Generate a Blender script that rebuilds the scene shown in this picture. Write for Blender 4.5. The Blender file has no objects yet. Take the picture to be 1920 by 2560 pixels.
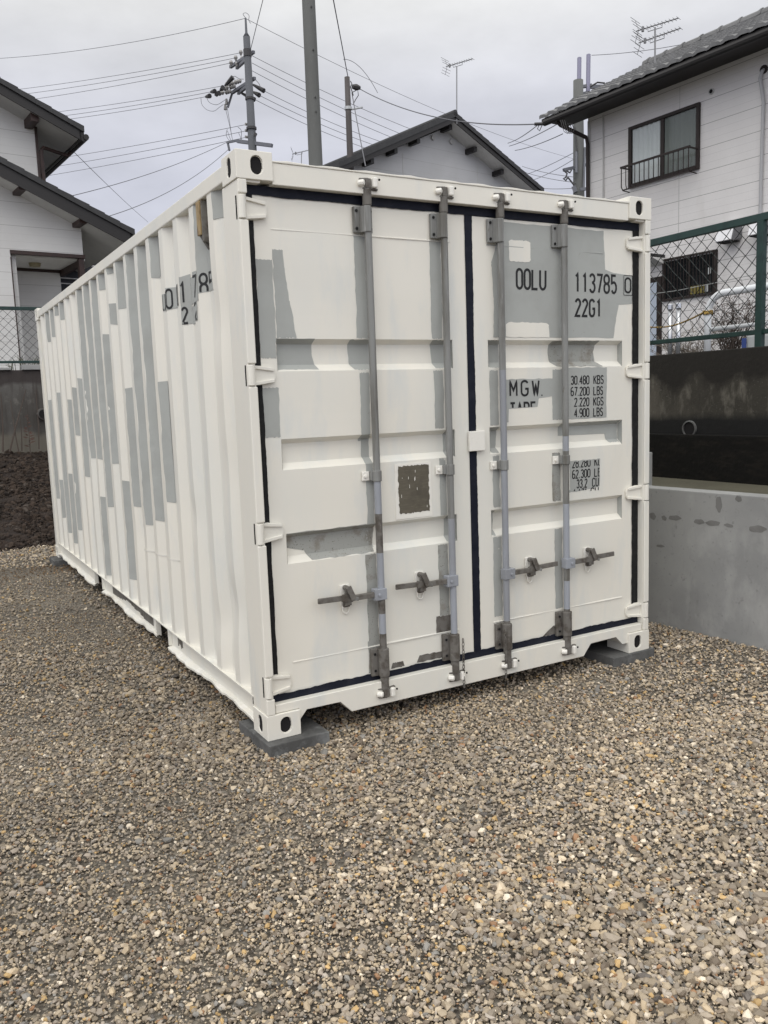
import bpy, bmesh, math, random
import numpy as np
from mathutils import Vector, Matrix
random.seed(7); rng = np.random.default_rng(11)
S = bpy.context.scene
COL = S.collection
R = math.radians

# ---------------------------------------------------------------- camera
CX, CY, CZ = -1.317, -3.477, 1.584
YAW, PITCH, ROLL, FPX = 0.515, -0.131, -0.036, 2103.09
cy_, sy_, cp_, sp_, cr_, sr_ = math.cos(YAW), math.sin(YAW), math.cos(PITCH), math.sin(PITCH), math.cos(ROLL), math.sin(ROLL)
FW = Vector((sy_*cp_, cy_*cp_, sp_)); _rt = Vector((cy_, -sy_, 0)); _up = _rt.cross(FW)
RT = cr_*_rt + sr_*_up; UP = -sr_*_rt + cr_*_up
CAM = Vector((CX, CY, CZ))
cd = bpy.data.cameras.new('camera'); cam = bpy.data.objects.new('camera', cd); COL.objects.link(cam)
cd.sensor_fit = 'VERTICAL'; cd.sensor_height = 24.0; cd.sensor_width = 18.0
cd.lens = FPX/2560*24.0; cd.clip_start = 0.05; cd.clip_end = 1500
cam.matrix_world = Matrix(((RT.x, UP.x, -FW.x, CX), (RT.y, UP.y, -FW.y, CY), (RT.z, UP.z, -FW.z, CZ), (0, 0, 0, 1)))
S.camera = cam

# ---------------------------------------------------------------- world: overcast sky
SUN_EL, SUN_AZ = R(55), R(226)      # azimuth clockwise from +y: behind the camera, a little to the left
W = bpy.data.worlds.new('World'); S.world = W; W.use_nodes = True
nt = W.node_tree; nt.nodes.clear()
def wn(t, **k):
    n = nt.nodes.new(t)
    for a, b in k.items(): setattr(n, a, b)
    return n
out = wn('ShaderNodeOutputWorld'); bg = wn('ShaderNodeBackground'); bg.inputs['Strength'].default_value = 0.1
sky = wn('ShaderNodeTexSky', sky_type='NISHITA', sun_disc=False, sun_elevation=SUN_EL, sun_rotation=SUN_AZ)
tc = wn('ShaderNodeTexCoord'); sep = wn('ShaderNodeSeparateXYZ'); nt.links.new(tc.outputs['Generated'], sep.inputs[0])
# cloud brightness grows with height above the horizon
rmp = wn('ShaderNodeValToRGB'); nt.links.new(sep.outputs['Z'], rmp.inputs[0])
cr = rmp.color_ramp
cr.elements[0].position = 0.0; cr.elements[0].color = (.60, .62, .72, 1)
cr.elements[1].position = 1.0; cr.elements[1].color = (1.0, 1.0, .98, 1)
for p, c in ((.13, (.61, .625, .715, 1)), (.24, (.63, .645, .73, 1)), (.31, (.68, .69, .755, 1)), (.37, (.77, .775, .80, 1)), (.42, (.89, .89, .875, 1)), (.52, (.97, .965, .935, 1))):
    e = cr.elements.new(p); e.color = c
# unseen sky behind and left of the camera, brightened to light the container
dt = wn('ShaderNodeVectorMath', operation='DOT_PRODUCT'); dt.inputs[1].default_value = (.62, .785, 0); nt.links.new(tc.outputs['Generated'], dt.inputs[0])
mr = wn('ShaderNodeMapRange'); mr.inputs['From Min'].default_value = .45; mr.inputs['From Max'].default_value = -.7
mr.inputs['To Min'].default_value = 10.0; mr.inputs['To Max'].default_value = 17.0
nt.links.new(dt.outputs['Value'], mr.inputs['Value'])
# soft cloud mottling
mp = wn('ShaderNodeMapping'); mp.inputs['Scale'].default_value = (2.2, 2.2, 5.0); nt.links.new(tc.outputs['Generated'], mp.inputs['Vector'])
nz = wn('ShaderNodeTexNoise'); nz.inputs['Scale'].default_value = 2.3; nz.inputs['Detail'].default_value = 5; nz.inputs['Roughness'].default_value = .55
nt.links.new(mp.outputs[0], nz.inputs['Vector'])
mr2 = wn('ShaderNodeMapRange'); mr2.inputs['From Min'].default_value = .3; mr2.inputs['From Max'].default_value = .7
mr2.inputs['To Min'].default_value = .88; mr2.inputs['To Max'].default_value = 1.12
nt.links.new(nz.outputs['Fac'], mr2.inputs['Value'])
mul = wn('ShaderNodeMath', operation='MULTIPLY'); nt.links.new(mr.outputs[0], mul.inputs[0]); nt.links.new(mr2.outputs[0], mul.inputs[1])
vm = wn('ShaderNodeVectorMath', operation='SCALE'); nt.links.new(rmp.outputs[0], vm.inputs[0]); nt.links.new(mul.outputs[0], vm.inputs['Scale'])
mx = wn('ShaderNodeMix', data_type='RGBA'); mx.inputs['Factor'].default_value = .955
nt.links.new(sky.outputs[0], mx.inputs['A']); nt.links.new(vm.outputs[0], mx.inputs['B'])
nt.links.new(mx.outputs['Result'], bg.inputs['Color']); nt.links.new(bg.outputs[0], out.inputs['Surface'])

sl = bpy.data.lights.new('sun', 'SUN'); sl.energy = 0.9; sl.angle = R(40); sl.color = (1, .965, .91)
so = bpy.data.objects.new('sun', sl); COL.objects.link(so)
sd = Vector((math.sin(SUN_AZ)*math.cos(SUN_EL), math.cos(SUN_AZ)*math.cos(SUN_EL), math.sin(SUN_EL)))
so.rotation_euler = sd.to_track_quat('Z', 'Y').to_euler()

S.view_settings.view_transform = 'Standard'; S.view_settings.look = 'None'
S.view_settings.exposure = 0.0; S.view_settings.gamma = 1.0

# ---------------------------------------------------------------- measuring helpers (photo pixel -> point in the place)
def ray(u, v): return FW + RT*((u-960)/FPX) - UP*((v-1280)/FPX)
def at(u, v, depth): return CAM + ray(u, v)*depth
def gz(u, v, z): d = ray(u, v); return CAM + d*((z-CZ)/d.z)
def gy(u, v, y): d = ray(u, v); return CAM + d*((y-CY)/d.y)
def gx(u, v, x): d = ray(u, v); return CAM + d*((x-CX)/d.x)
def zon(x, y, v):                        # height on the vertical line (x, y) that shows at photo row v
    lo, hi = -1.0, 40.0
    for _ in range(50):
        m = (lo+hi)/2; d = Vector((x, y, m))-CAM
        if 1280 - FPX*d.dot(UP)/d.dot(FW) > v: lo = m
        else: hi = m
    return (lo+hi)/2

# ---------------------------------------------------------------- materials
def mat(name, col, rough=.6, noise=(), bump=None, metal=0.0, spec=.5, siding=None, attr=None, bands=None):
    m = bpy.data.materials.new(name); m.use_nodes = True; t = m.node_tree; b = t.nodes['Principled BSDF']
    b.inputs['Roughness'].default_value = rough; b.inputs['Metallic'].default_value = metal
    b.inputs['Specular IOR Level'].default_value = spec
    b.inputs['Base Color'].default_value = (*col, 1)
    tcn = t.nodes.new('ShaderNodeTexCoord'); co = tcn.outputs['Object']; cur = None
    def rgb(c):
        n = t.nodes.new('ShaderNodeRGB'); n.outputs[0].default_value = (*c, 1); return n.outputs[0]
    if attr:
        a = t.nodes.new('ShaderNodeVertexColor'); a.layer_name = attr; cur = a.outputs['Color']
    for (sc, c2, lo, hi, stretch) in noise:
        v = co
        if stretch:
            mpn = t.nodes.new('ShaderNodeMapping'); mpn.inputs['Scale'].default_value = stretch; t.links.new(co, mpn.inputs['Vector']); v = mpn.outputs[0]
        n = t.nodes.new('ShaderNodeTexNoise'); n.inputs['Scale'].default_value = sc; n.inputs['Detail'].default_value = 6; n.inputs['Roughness'].default_value = .6
        t.links.new(v, n.inputs['Vector'])
        r = t.nodes.new('ShaderNodeMapRange'); r.inputs['From Min'].default_value = lo; r.inputs['From Max'].default_value = hi
        t.links.new(n.outputs['Fac'], r.inputs['Value'])
        x = t.nodes.new('ShaderNodeMix'); x.data_type = 'RGBA'; t.links.new(r.outputs[0], x.inputs['Factor'])
        t.links.new(cur if cur is not None else rgb(col), x.inputs['A']); x.inputs['B'].default_value = (*c2, 1)
        cur = x.outputs['Result']
    if siding or bands:
        sp = t.nodes.new('ShaderNodeSeparateXYZ'); t.links.new(co, sp.inputs[0])
    if siding:
        period, z0, wdt, c2 = siding[:4]
        def fr(per, off):
            a = t.nodes.new('ShaderNodeMath'); a.operation = 'SUBTRACT'; t.links.new(sp.outputs['Z'], a.inputs[0]); a.inputs[1].default_value = off
            d = t.nodes.new('ShaderNodeMath'); d.operation = 'DIVIDE'; t.links.new(a.outputs[0], d.inputs[0]); d.inputs[1].default_value = per
            f = t.nodes.new('ShaderNodeMath'); f.operation = 'FRACT'; t.links.new(d.outputs[0], f.inputs[0]); return f.outputs[0]
        tot = None
        for per, wd, st in ((period, wdt, 1.0), (period/3, wdt*2, .28)):
            l = t.nodes.new('ShaderNodeMath'); l.operation = 'LESS_THAN'; t.links.new(fr(per, z0), l.inputs[0]); l.inputs[1].default_value = wd
            k = t.nodes.new('ShaderNodeMath'); k.operation = 'MULTIPLY'; t.links.new(l.outputs[0], k.inputs[0]); k.inputs[1].default_value = st
            if tot is None: tot = k.outputs[0]
            else:
                q = t.nodes.new('ShaderNodeMath'); q.operation = 'MAXIMUM'; t.links.new(tot, q.inputs[0]); t.links.new(k.outputs[0], q.inputs[1]); tot = q.outputs[0]
        x = t.nodes.new('ShaderNodeMix'); x.data_type = 'RGBA'; t.links.new(tot, x.inputs['Factor'])
        t.links.new(cur if cur is not None else rgb(col), x.inputs['A']); x.inputs['B'].default_value = (*c2, 1); cur = x.outputs['Result']
    if bands:                             # (z_low, z_high, colour): tide marks and stains with ragged edges
        for (za, zb, c2, amp, fac) in bands:
            n = t.nodes.new('ShaderNodeTexNoise'); n.inputs['Scale'].default_value = 2.2; n.inputs['Detail'].default_value = 7; t.links.new(co, n.inputs['Vector'])
            a = t.nodes.new('ShaderNodeMath'); a.operation = 'MULTIPLY_ADD'; t.links.new(n.outputs['Fac'], a.inputs[0]); a.inputs[1].default_value = amp
            t.links.new(sp.outputs['Z'], a.inputs[2])
            r1 = t.nodes.new('ShaderNodeMapRange'); r1.inputs['From Min'].default_value = za+amp/2-.02; r1.inputs['From Max'].default_value = za+amp/2+.05; t.links.new(a.outputs[0], r1.inputs['Value'])
            r2 = t.nodes.new('ShaderNodeMapRange'); r2.inputs['From Min'].default_value = zb+amp/2+.05; r2.inputs['From Max'].default_value = zb+amp/2-.02; t.links.new(a.outputs[0], r2.inputs['Value'])
            k = t.nodes.new('ShaderNodeMath'); k.operation = 'MULTIPLY'; t.links.new(r1.outputs[0], k.inputs[0]); t.links.new(r2.outputs[0], k.inputs[1])
            k2 = t.nodes.new('ShaderNodeMath'); k2.operation = 'MULTIPLY'; t.links.new(k.outputs[0], k2.inputs[0]); k2.inputs[1].default_value = fac
            x = t.nodes.new('ShaderNodeMix'); x.data_type = 'RGBA'; t.links.new(k2.outputs[0], x.inputs['Factor'])
            t.links.new(cur if cur is not None else rgb(col), x.inputs['A']); x.inputs['B'].default_value = (*c2, 1); cur = x.outputs['Result']
    if cur is not None: t.links.new(cur, b.inputs['Base Color'])
    if bump:
        prev = None
        for (sc, st, di) in bump:
            n = t.nodes.new('ShaderNodeTexNoise'); n.inputs['Scale'].default_value = sc; n.inputs['Detail'].default_value = 5; t.links.new(co, n.inputs['Vector'])
            bp = t.nodes.new('ShaderNodeBump'); bp.inputs['Strength'].default_value = st; bp.inputs['Distance'].default_value = di
            t.links.new(n.outputs['Fac'], bp.inputs['Height'])
            if prev: t.links.new(prev, bp.inputs['Normal'])
            prev = bp.outputs['Normal']
        t.links.new(prev, b.inputs['Normal'])
    return m

WHITE = mat('white_paint', (.785, .758, .685), .40, [(1.7, (.745, .735, .68), .45, .65, (1, 1, .35)), (6, (.68, .69, .662), .52, .74, (1, 1, .3)), (38, (.46, .41, .34), .73, .82, None)], [(3.0, .10, .02), (160, .12, .001)])
WHITEROUGH = mat('fresh_white_paint', (.82, .80, .745), .33, [(20, (.76, .735, .67), .55, .7, None)], [(90, .25, .003)])
GREY = mat('old_grey_paint', (.385, .398, .382), .6, [(4, (.35, .358, .342), .45, .65, None), (45, (.25, .235, .205), .68, .78, None)], [(150, .1, .001)])
GREYDIRTY = mat('dirty_grey_paint', (.33, .335, .315), .7, [(14, (.22, .20, .17), .5, .68, None), (120, (.10, .09, .075), .62, .68, None)])
NAVY = mat('navy_paint', (.0065, .0085, .018), .6, [(14, (.016, .018, .028), .5, .7, None), (60, (.03, .03, .035), .68, .78, None)], [(120, .2, .002)], spec=.22)
RUBBER = mat('black_rubber', (.010, .010, .011), .7, [(40, (.022, .022, .022), .5, .7, None)], spec=.25)
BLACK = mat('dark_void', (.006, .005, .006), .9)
STEEL = mat('weathered_steel', (.235, .238, .232), .55, [(5, (.13, .125, .112), .44, .60, (2.5, 2.5, .22)), (34, (.33, .33, .325), .58, .70, (1.5, 1.5, .12)), (22, (.10, .075, .055), .66, .75, (1, 1, .5))], [(80, .2, .002)], spec=.35)
BLUEGREY = mat('bluish_grey_paint', (.315, .335, .375), .45, [(6, (.26, .27, .295), .45, .62, (1, 1, .2)), (24, (.15, .15, .15), .70, .76, (1, 1, .3))])
RUSTY = mat('rusty_steel', (.155, .146, .134), .62, [(20, (.085, .074, .063), .45, .62, None), (55, (.24, .225, .2), .62, .72, None)], [(70, .4, .003)], spec=.3)
BROWNISH = mat('olive_brown_plate', (.105, .092, .068), .6, [(60, (.15, .135, .10), .5, .7, (.3, 1, 3)), (12, (.08, .07, .052), .5, .7, None)], [(50, .3, .002)])
TAN = mat('tan_rust', (.36, .26, .13), .6, [(25, (.16, .10, .05), .5, .65, (1, 1, .4))])
INK = mat('black_lettering', (.010, .010, .011), .6)
CONC = mat('new_concrete', (.335, .337, .33), .72, [(1.6, (.28, .283, .28), .40, .60, None), (4, (.40, .40, .392), .54, .72, (1, 1, .6)), (9, (.245, .245, .24), .62, .78, (1, 1, .25)), (30, (.22, .22, .215), .6, .75, None)], [(30, .15, .004)])
CONCWET = mat('damp_concrete', (.205, .202, .196), .7, [(12, (.17, .167, .16), .4, .6, None)])
PAVER = mat('paver_concrete', (.115, .115, .113), .9, [(9, (.075, .075, .074), .42, .6, None), (5, (.19, .195, .195), .58, .68, None), (60, (.06, .06, .058), .6, .7, None)], [(120, .5, .003)])
OLDWALL = mat('stained_old_concrete', (.085, .076, .062), .95, [(1.2, (.040, .036, .029), .44, .58, (1, 1, .6)), (8, (.125, .115, .096), .52, .66, (1, 1, .45)), (16, (.030, .027, .022), .56, .70, (1, 1, .3)), (60, (.15, .142, .125), .62, .72, None)],
              [(25, .5, .01), (90, .3, .004)], bands=[(.84, 1.5, (.012, .010, .008), .50, .95), (.30, .56, (.006, .006, .006), .10, 1.0)])
OLDFOOT = mat('black_wet_footing', (.007, .0066, .006), .8, [(7, (.014, .012, .010), .5, .65, (1, 1, 3)), (50, (.05, .048, .044), .70, .8, (1, 1, 4))], [(30, .6, .01)], spec=.2)
LWALL = mat('weathered_left_wall', (.135, .13, .125), .85, [(.9, (.075, .07, .064), .42, .58, (1, 1, .5)), (7, (.15, .142, .13), .56, .72, None), (9, (.055, .048, .043), .52, .66, (1, 1, .08)), (30, (.19, .18, .165), .64, .74, None)], [(30, .5, .008)],
            bands=[(1.0, 1.5, (.034, .026, .025), .4, .85), (-.4, .32, (.17, .155, .125), .35, .7)])
BED = mat('mossy_drain_bed', (.105, .098, .068), .8, [(3, (.085, .08, .055), .4, .6, None), (30, (.13, .12, .09), .55, .7, None)])
SIDING = mat('pale_siding', (.715, .695, .685), .6, [(.8, (.67, .65, .64), .42, .6, None), (1.5, (.60, .575, .555), .60, .75, (1, 1, .35)), (40, (.67, .65, .64), .5, .7, None)], [(70, .1, .003)], siding=(.41, 3.29, .02, (.22, .215, .21)))
SIDINGL = mat('pale_siding_left', (.64, .635, .625), .6, [(.8, (.60, .59, .58), .42, .6, None)], [(70, .1, .003)], siding=(.43, 2.99, .016, (.33, .32, .31)))
SIDINGM = mat('pale_siding_middle', (.50, .50, .51), .6, [(.6, (.46, .46, .465), .42, .6, None)], siding=(.46, 6.75, .014, (.30, .295, .29)))
TILE = mat('dark_roof_tile', (.036, .036, .038), .6, [(6, (.028, .028, .030), .4, .6, None)], [(60, .2, .004)])
TILEG = mat('silver_grey_roof_tile', (.165, .165, .168), .5, [(3, (.12, .12, .122), .4, .6, None), (30, (.22, .22, .225), .58, .75, None)], [(60, .2, .004)])
BARGE = mat('black_brown_board', (.014, .012, .012), .5)
SOFFIT = mat('grey_soffit', (.50, .495, .48), .7, [(2, (.44, .435, .425), .4, .6, None)])
SOFFITL = mat('pale_soffit', (.66, .65, .63), .7)
BROWN = mat('dark_brown_wood', (.040, .018, .014), .5, [(10, (.028, .014, .012), .4, .6, None)])
BRONZE = mat('bronze_aluminium', (.026, .019, .017), .5, spec=.3)
GLASS = mat('window_glass', (.11, .125, .125), .08, spec=.6)
GLASSD = mat('dark_window_glass', (.010, .012, .014), .08, spec=.6)
CURTAIN = mat('white_curtain', (.56, .58, .58), .9)
CURTAIND = mat('grey_green_curtain', (.17, .185, .172), .9)
GREEN = mat('green_fence_paint', (.012, .040, .034), .45, [(14, (.008, .028, .025), .45, .6, None)], metal=.1)
MESHW = mat('dark_mesh_wire', (.022, .028, .027), .5, metal=.4)
GALV = mat('galvanised_wire', (.45, .46, .46), .4, metal=.6)
RAILW = mat('white_guard_rail_paint', (.74, .76, .78), .35, [(25, (.66, .67, .68), .6, .75, None)])
PIPEST = mat('stainless_pipe', (.55, .56, .58), .25, metal=.9)
POLE = mat('concrete_pole', (.145, .15, .145), .8, [(2, (.12, .122, .118), .4, .6, (1, 1, .2)), (30, (.17, .17, .165), .6, .75, None)])
POLED = mat('slate_concrete_pole', (.105, .11, .125), .8, [(2, (.085, .09, .10), .4, .6, (1, 1, .2))])
POLEB = mat('brown_steel_pole', (.075, .065, .064), .6)
ARM = mat('galvanised_arm', (.14, .145, .165), .55, metal=.2)
INSUL = mat('porcelain_insulator', (.30, .29, .28), .35)
CAPD = mat('dark_line_fitting', (.035, .033, .035), .5)
WIRE = mat('line_wire', (.13, .13, .145), .6)
ANT = mat('antenna_aluminium', (.22, .22, .23), .45, metal=.4)
SPIKE = mat('lavender_grey_tube', (.24, .235, .33), .5)
ROPE = mat('yellow_black_rope', (.42, .27, .06), .8, [(70, (.02, .018, .015), .5, .54, None)])
TWIG = mat('dry_twig', (.072, .055, .046), .9)
TWIGB = mat('pale_dry_stalk', (.17, .145, .12), .9)
LEAF = mat('dry_reddish_leaf', (.085, .048, .038), .8)
WEED = mat('olive_weed', (.09, .095, .055), .8)
DIRT = mat('dark_soil', (.035, .023, .017), .95, [(9, (.018, .013, .011), .42, .6, None), (40, (.05, .037, .03), .58, .74, None)], [(14, .9, .05), (60, .6, .02)])
CLOD = mat('soil_clod', (.04, .03, .024), .95, attr='Col')
ASPH = mat('lane_asphalt', (.06, .06, .06), .9, [(60, (.04, .04, .04), .5, .7, None)])
YARD = mat('yard_concrete', (.24, .235, .22), .95, [(8, (.19, .185, .175), .4, .6, None)])
STONE = mat('gravel_stone', (.2, .19, .17), .62, attr='Col', spec=.4)
YELLOW = mat('yellow_cloth', (.20, .165, .045), .8)
GREYBOX = mat('pale_grey_tank', (.40, .42, .42), .45)
BLUE = mat('blue_sticker', (.03, .06, .22), .5)
LAMP = mat('dull_lamp_cover', (.30, .26, .16), .5)
SHED = mat('dark_navy_panel', (.012, .014, .022), .5, [(5, (.02, .022, .035), .4, .6, (1, 1, .1))])
HOODW = mat('white_vent_hood', (.78, .78, .80), .3)
HOODG = mat('grey_vent_hood', (.16, .16, .17), .5)
DOORP = mat('pale_blue_door', (.42, .47, .55), .5)
CABLE = mat('pale_conduit', (.40, .40, .41), .6)

def ground_material():
    m = bpy.data.materials.new('gravel_grit'); m.use_nodes = True; t = m.node_tree; b = t.nodes['Principled BSDF']
    b.inputs['Roughness'].default_value = .8
    tcn = t.nodes.new('ShaderNodeTexCoord')
    def vor(sc):
        v = t.nodes.new('ShaderNodeTexVoronoi'); v.inputs['Scale'].default_value = sc; t.links.new(tcn.outputs['Object'], v.inputs['Vector']); return v
    v1 = vor(62); 
    rr = t.nodes.new('ShaderNodeValToRGB'); t.links.new(v1.outputs['Color'], rr.inputs[0])
    e = rr.color_ramp; e.elements[0].color = (.080, .066, .050, 1); e.elements[1].color = (.37, .32, .24, 1)
    for p, c in ((.3, (.145, .125, .10, 1)), (.5, (.20, .172, .135, 1)), (.7, (.25, .225, .19, 1))):
        q = e.elements.new(p); q.color = c
    n = t.nodes.new('ShaderNodeTexNoise'); n.inputs['Scale'].default_value = .9; n.inputs['Detail'].default_value = 6; t.links.new(tcn.outputs['Object'], n.inputs['Vector'])
    r = t.nodes.new('ShaderNodeMapRange'); r.inputs['From Min'].default_value = .42; r.inputs['From Max'].default_value = .62; r.inputs['To Min'].default_value = .60; r.inputs['To Max'].default_value = .95
    t.links.new(n.outputs['Fac'], r.inputs['Value'])
    s = t.nodes.new('ShaderNodeVectorMath'); s.operation = 'SCALE'; t.links.new(rr.outputs[0], s.inputs[0]); t.links.new(r.outputs[0], s.inputs['Scale'])
    t.links.new(s.outputs[0], b.inputs['Base Color'])
    bp = t.nodes.new('ShaderNodeBump'); bp.inputs['Strength'].default_value = .9; bp.inputs['Distance'].default_value = .012
    t.links.new(v1.outputs['Distance'], bp.inputs['Height']); bp.invert = True; t.links.new(bp.outputs[0], b.inputs['Normal'])
    return m
GRIT = ground_material()

# ---------------------------------------------------------------- mesh helpers
def wloc(o):
    p = Vector((0, 0, 0))
    while o is not None: p += o.location; o = o.parent
    return p
class MB:
    def __init__(s): s.v = []; s.f = []; s.m = []
    def add(s, vs, fs, mi=0):
        k = len(s.v); s.v += [Vector(p) for p in vs]
        for f in fs: s.f.append([k+i for i in f]); s.m.append(mi)
    def box(s, x0, x1, y0, y1, z0, z1, mi=0):
        s.add([(x0,y0,z0),(x1,y0,z0),(x1,y1,z0),(x0,y1,z0),(x0,y0,z1),(x1,y0,z1),(x1,y1,z1),(x0,y1,z1)],
              [(0,3,2,1),(4,5,6,7),(0,1,5,4),(1,2,6,5),(2,3,7,6),(3,0,4,7)], mi)
    def hull2(s, a, b, mi=0):             # prism between two matching polygons
        n = len(a); s.add(list(a)+list(b), [tuple(range(n-1, -1, -1)), tuple(range(n, 2*n))]+[(i, (i+1) % n, n+(i+1) % n, n+i) for i in range(n)], mi)
    def tube(s, pts, r, n=8, mi=0, cap=True):
        pts = [Vector(p) for p in pts]; rs = r if isinstance(r, (list, tuple)) else [r]*len(pts)
        rings = []; prev = None
        for i, p in enumerate(pts):
            d = (pts[min(i+1, len(pts)-1)]-pts[max(i-1, 0)]).normalized()
            if prev is None:
                a = Vector((0, 0, 1)) if abs(d.z) < .9 else Vector((1, 0, 0)); e1 = d.cross(a).normalized()
            else: e1 = (prev - d*prev.dot(d)).normalized()
            prev = e1; e2 = d.cross(e1)
            rings.append([p+(e1*math.cos(2*math.pi*k/n)+e2*math.sin(2*math.pi*k/n))*rs[i] for k in range(n)])
        vs = [q for rg in rings for q in rg]; fs = []
        for i in range(len(pts)-1):
            for k in range(n): fs.append((i*n+k, i*n+(k+1) % n, (i+1)*n+(k+1) % n, (i+1)*n+k))
        if cap: fs.append(tuple(range(n-1, -1, -1))); fs.append(tuple((len(pts)-1)*n+k for k in range(n)))
        s.add(vs, fs, mi)
    def bar(s, a, b, w, h, mi=0, up=(0, 0, 1)):   # rectangular bar from a to b
        a = Vector(a); b = Vector(b); d = (b-a).normalized(); u = Vector(up)
        if abs(d.dot(u)) > .98: u = Vector((1, 0, 0))
        e1 = d.cross(u).normalized(); e2 = e1.cross(d)
        q = lambda c: [c+e1*w/2*i+e2*h/2*j for i, j in ((-1, -1), (1, -1), (1, 1), (-1, 1))]
        s.hull2(q(a), q(b), mi)
    def pieces(s, name, mats, parent=None, bevel=0, smooth=False, seg=2):
        par = list(range(len(s.v)))
        def fd(i):
            while par[i] != i: par[i] = par[par[i]]; i = par[i]
            return i
        for f in s.f:
            for i in f[1:]: par[fd(i)] = fd(f[0])
        grp = {}
        for f, m_ in zip(s.f, s.m): grp.setdefault(fd(f[0]), []).append((f, m_))
        for fs_ in grp.values():
            q = MB(); ix = {}
            for f, m_ in fs_:
                for i in f:
                    if i not in ix: ix[i] = len(q.v); q.v.append(s.v[i])
                q.f.append([ix[i] for i in f]); q.m.append(m_)
            q.build(name, mats, parent, bevel, smooth, seg)
    def build(s, name, mats, parent=None, bevel=0, smooth=False, seg=2):
        me = bpy.data.meshes.new(name); o = bpy.data.objects.new(name, me)
        off = wloc(parent) if parent else Vector((0, 0, 0))
        me.from_pydata([tuple(p-off) for p in s.v], [], s.f)
        for m in (mats if isinstance(mats, (list, tuple)) else [mats]): me.materials.append(m)
        me.polygons.foreach_set('material_index', s.m)
        if smooth: me.polygons.foreach_set('use_smooth', [True]*len(s.f))
        bm = bmesh.new(); bm.from_mesh(me); bmesh.ops.recalc_face_normals(bm, faces=bm.faces); bm.to_mesh(me); bm.free()
        me.update(); COL.objects.link(o)
        if parent: o.parent = parent
        if bevel:
            bv = o.modifiers.new('bevel', 'BEVEL'); bv.width = bevel; bv.segments = seg; bv.limit_method = 'ANGLE'; bv.angle_limit = R(50)
        return o
def sheet(mb):        # meshes of open sheets keep their own winding
    return mb
def tag(o, label=None, cat=None, group=None, kind=None):
    if label: o['label'] = label
    if cat: o['category'] = cat
    if group: o['group'] = group
    if kind: o['kind'] = kind
    return o
def thing(name, label, cat, loc=(0, 0, 0), group=None):
    o = bpy.data.objects.new(name, None); o.empty_display_size = .2; COL.objects.link(o); o.location = loc
    return tag(o, label, cat, group)
class Frame:          # a vertical plane: origin, direction along it, normal towards the camera
    def __init__(s, ox, oy, ang):
        a = R(ang); s.o = Vector((ox, oy, 0)); s.d = Vector((math.cos(a), math.sin(a), 0)); n = Vector((s.d.y, -s.d.x, 0))
        if n.dot(Vector((CX, CY, 0))-s.o) < 0: n = -n
        s.n = n
    def p(s, a, z, off=0): return s.o + s.d*a + s.n*off + Vector((0, 0, z))
    def pk(s, u, v, off=0):
        r = ray(u, v); o = s.o+s.n*off; t = (o-CAM).dot(s.n)/r.dot(s.n); p = CAM+r*t
        return (p-o).dot(s.d), p.z
    def box(s, mb, a0, a1, o0, o1, z0, z1, mi=0):
        mb.hull2([s.p(a0, z0, o0), s.p(a1, z0, o0), s.p(a1, z0, o1), s.p(a0, z0, o1)], [s.p(a0, z1, o0), s.p(a1, z1, o0), s.p(a1, z1, o1), s.p(a0, z1, o1)], mi)
    def prism(s, mb, poly, o0, o1, mi=0):
        mb.hull2([s.p(a, z, o0) for a, z in poly], [s.p(a, z, o1) for a, z in poly], mi)
def walk(n, amp, keep=.6):
    v = 0; o = []
    for _ in range(n): v = v*keep + random.uniform(-amp, amp); o.append(v)
    return o

# ================================================================ STRUCTURE: ground
g = MB(); g.add([(-250, -250, -.004), (250, -250, -.004), (250, 250, -.004), (-250, 250, -.004)], [(0, 1, 2, 3)])
tag(g.build('ground', GRIT), kind='structure')
g = MB(); g.box(4.42, 120, -60, 250, 1.2, 1.84); tag(g.build('lane', ASPH), kind='structure')
g = MB(); g.box(-120, 4.40, 10.22, 250, 1.0, 2.10); tag(g.build('house_yard', YARD), kind='structure')
# soil bank at the back of the lot
xs = np.linspace(-9, 3.0, 130); ys = np.linspace(6.9, 10.08, 60)
def bank(x, y):
    t = np.clip((y-7.30-.10*np.sin(x*1.7+.4))/2.6, 0, 1); return 1.02*t**.85
rn = rng.normal(0, 1, (60, 130)); k = np.array([.25, .5, .25])
for ax in (0, 1): rn = np.apply_along_axis(lambda a: np.convolve(a, k, 'same'), ax, rn)
b = MB(); vs = []; fs = []
for j, y in enumerate(ys):
    for i, x in enumerate(xs):
        h = float(bank(x, y)); vs.append((x, y, h + (float(rn[j, i])*.035 if h > .02 else -.03)))
for j in range(59):
    for i in range(129): fs.append((j*130+i, j*130+i+1, (j+1)*130+i+1, (j+1)*130+i))
b.add(vs, fs); tag(b.build('soil_bank', DIRT, smooth=True), kind='structure')
# drain bed behind the new concrete wall
g = MB(); g.hull2([(3.14, .15, .4), (3.60, -5, .4), (4.29, -5, .4), (4.29, 9.9, .4), (2.75, 9.9, .4)], [(3.14, .15, .86), (3.60, -5, .86), (4.29, -5, .86), (4.29, 9.9, .86), (2.75, 9.9, .86)]); tag(g.build('drain_bed', BED), kind='structure')

# ================================================================ the shipping container
CZ0 = .06
cont = thing('shipping_container', 'white painted steel shipping container with unpainted grey patches standing on pavers', 'container', (0, 0, CZ0))
Wd, Ln, Ht = 2.438, 6.058, 2.591
def L(p): return Vector((p[0], p[1], p[2]+CZ0))
class CM(MB):         # container coordinates: z from the underside
    def add(s, vs, fs, mi=0): MB.add(s, [L(p) for p in vs], fs, mi)

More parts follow.
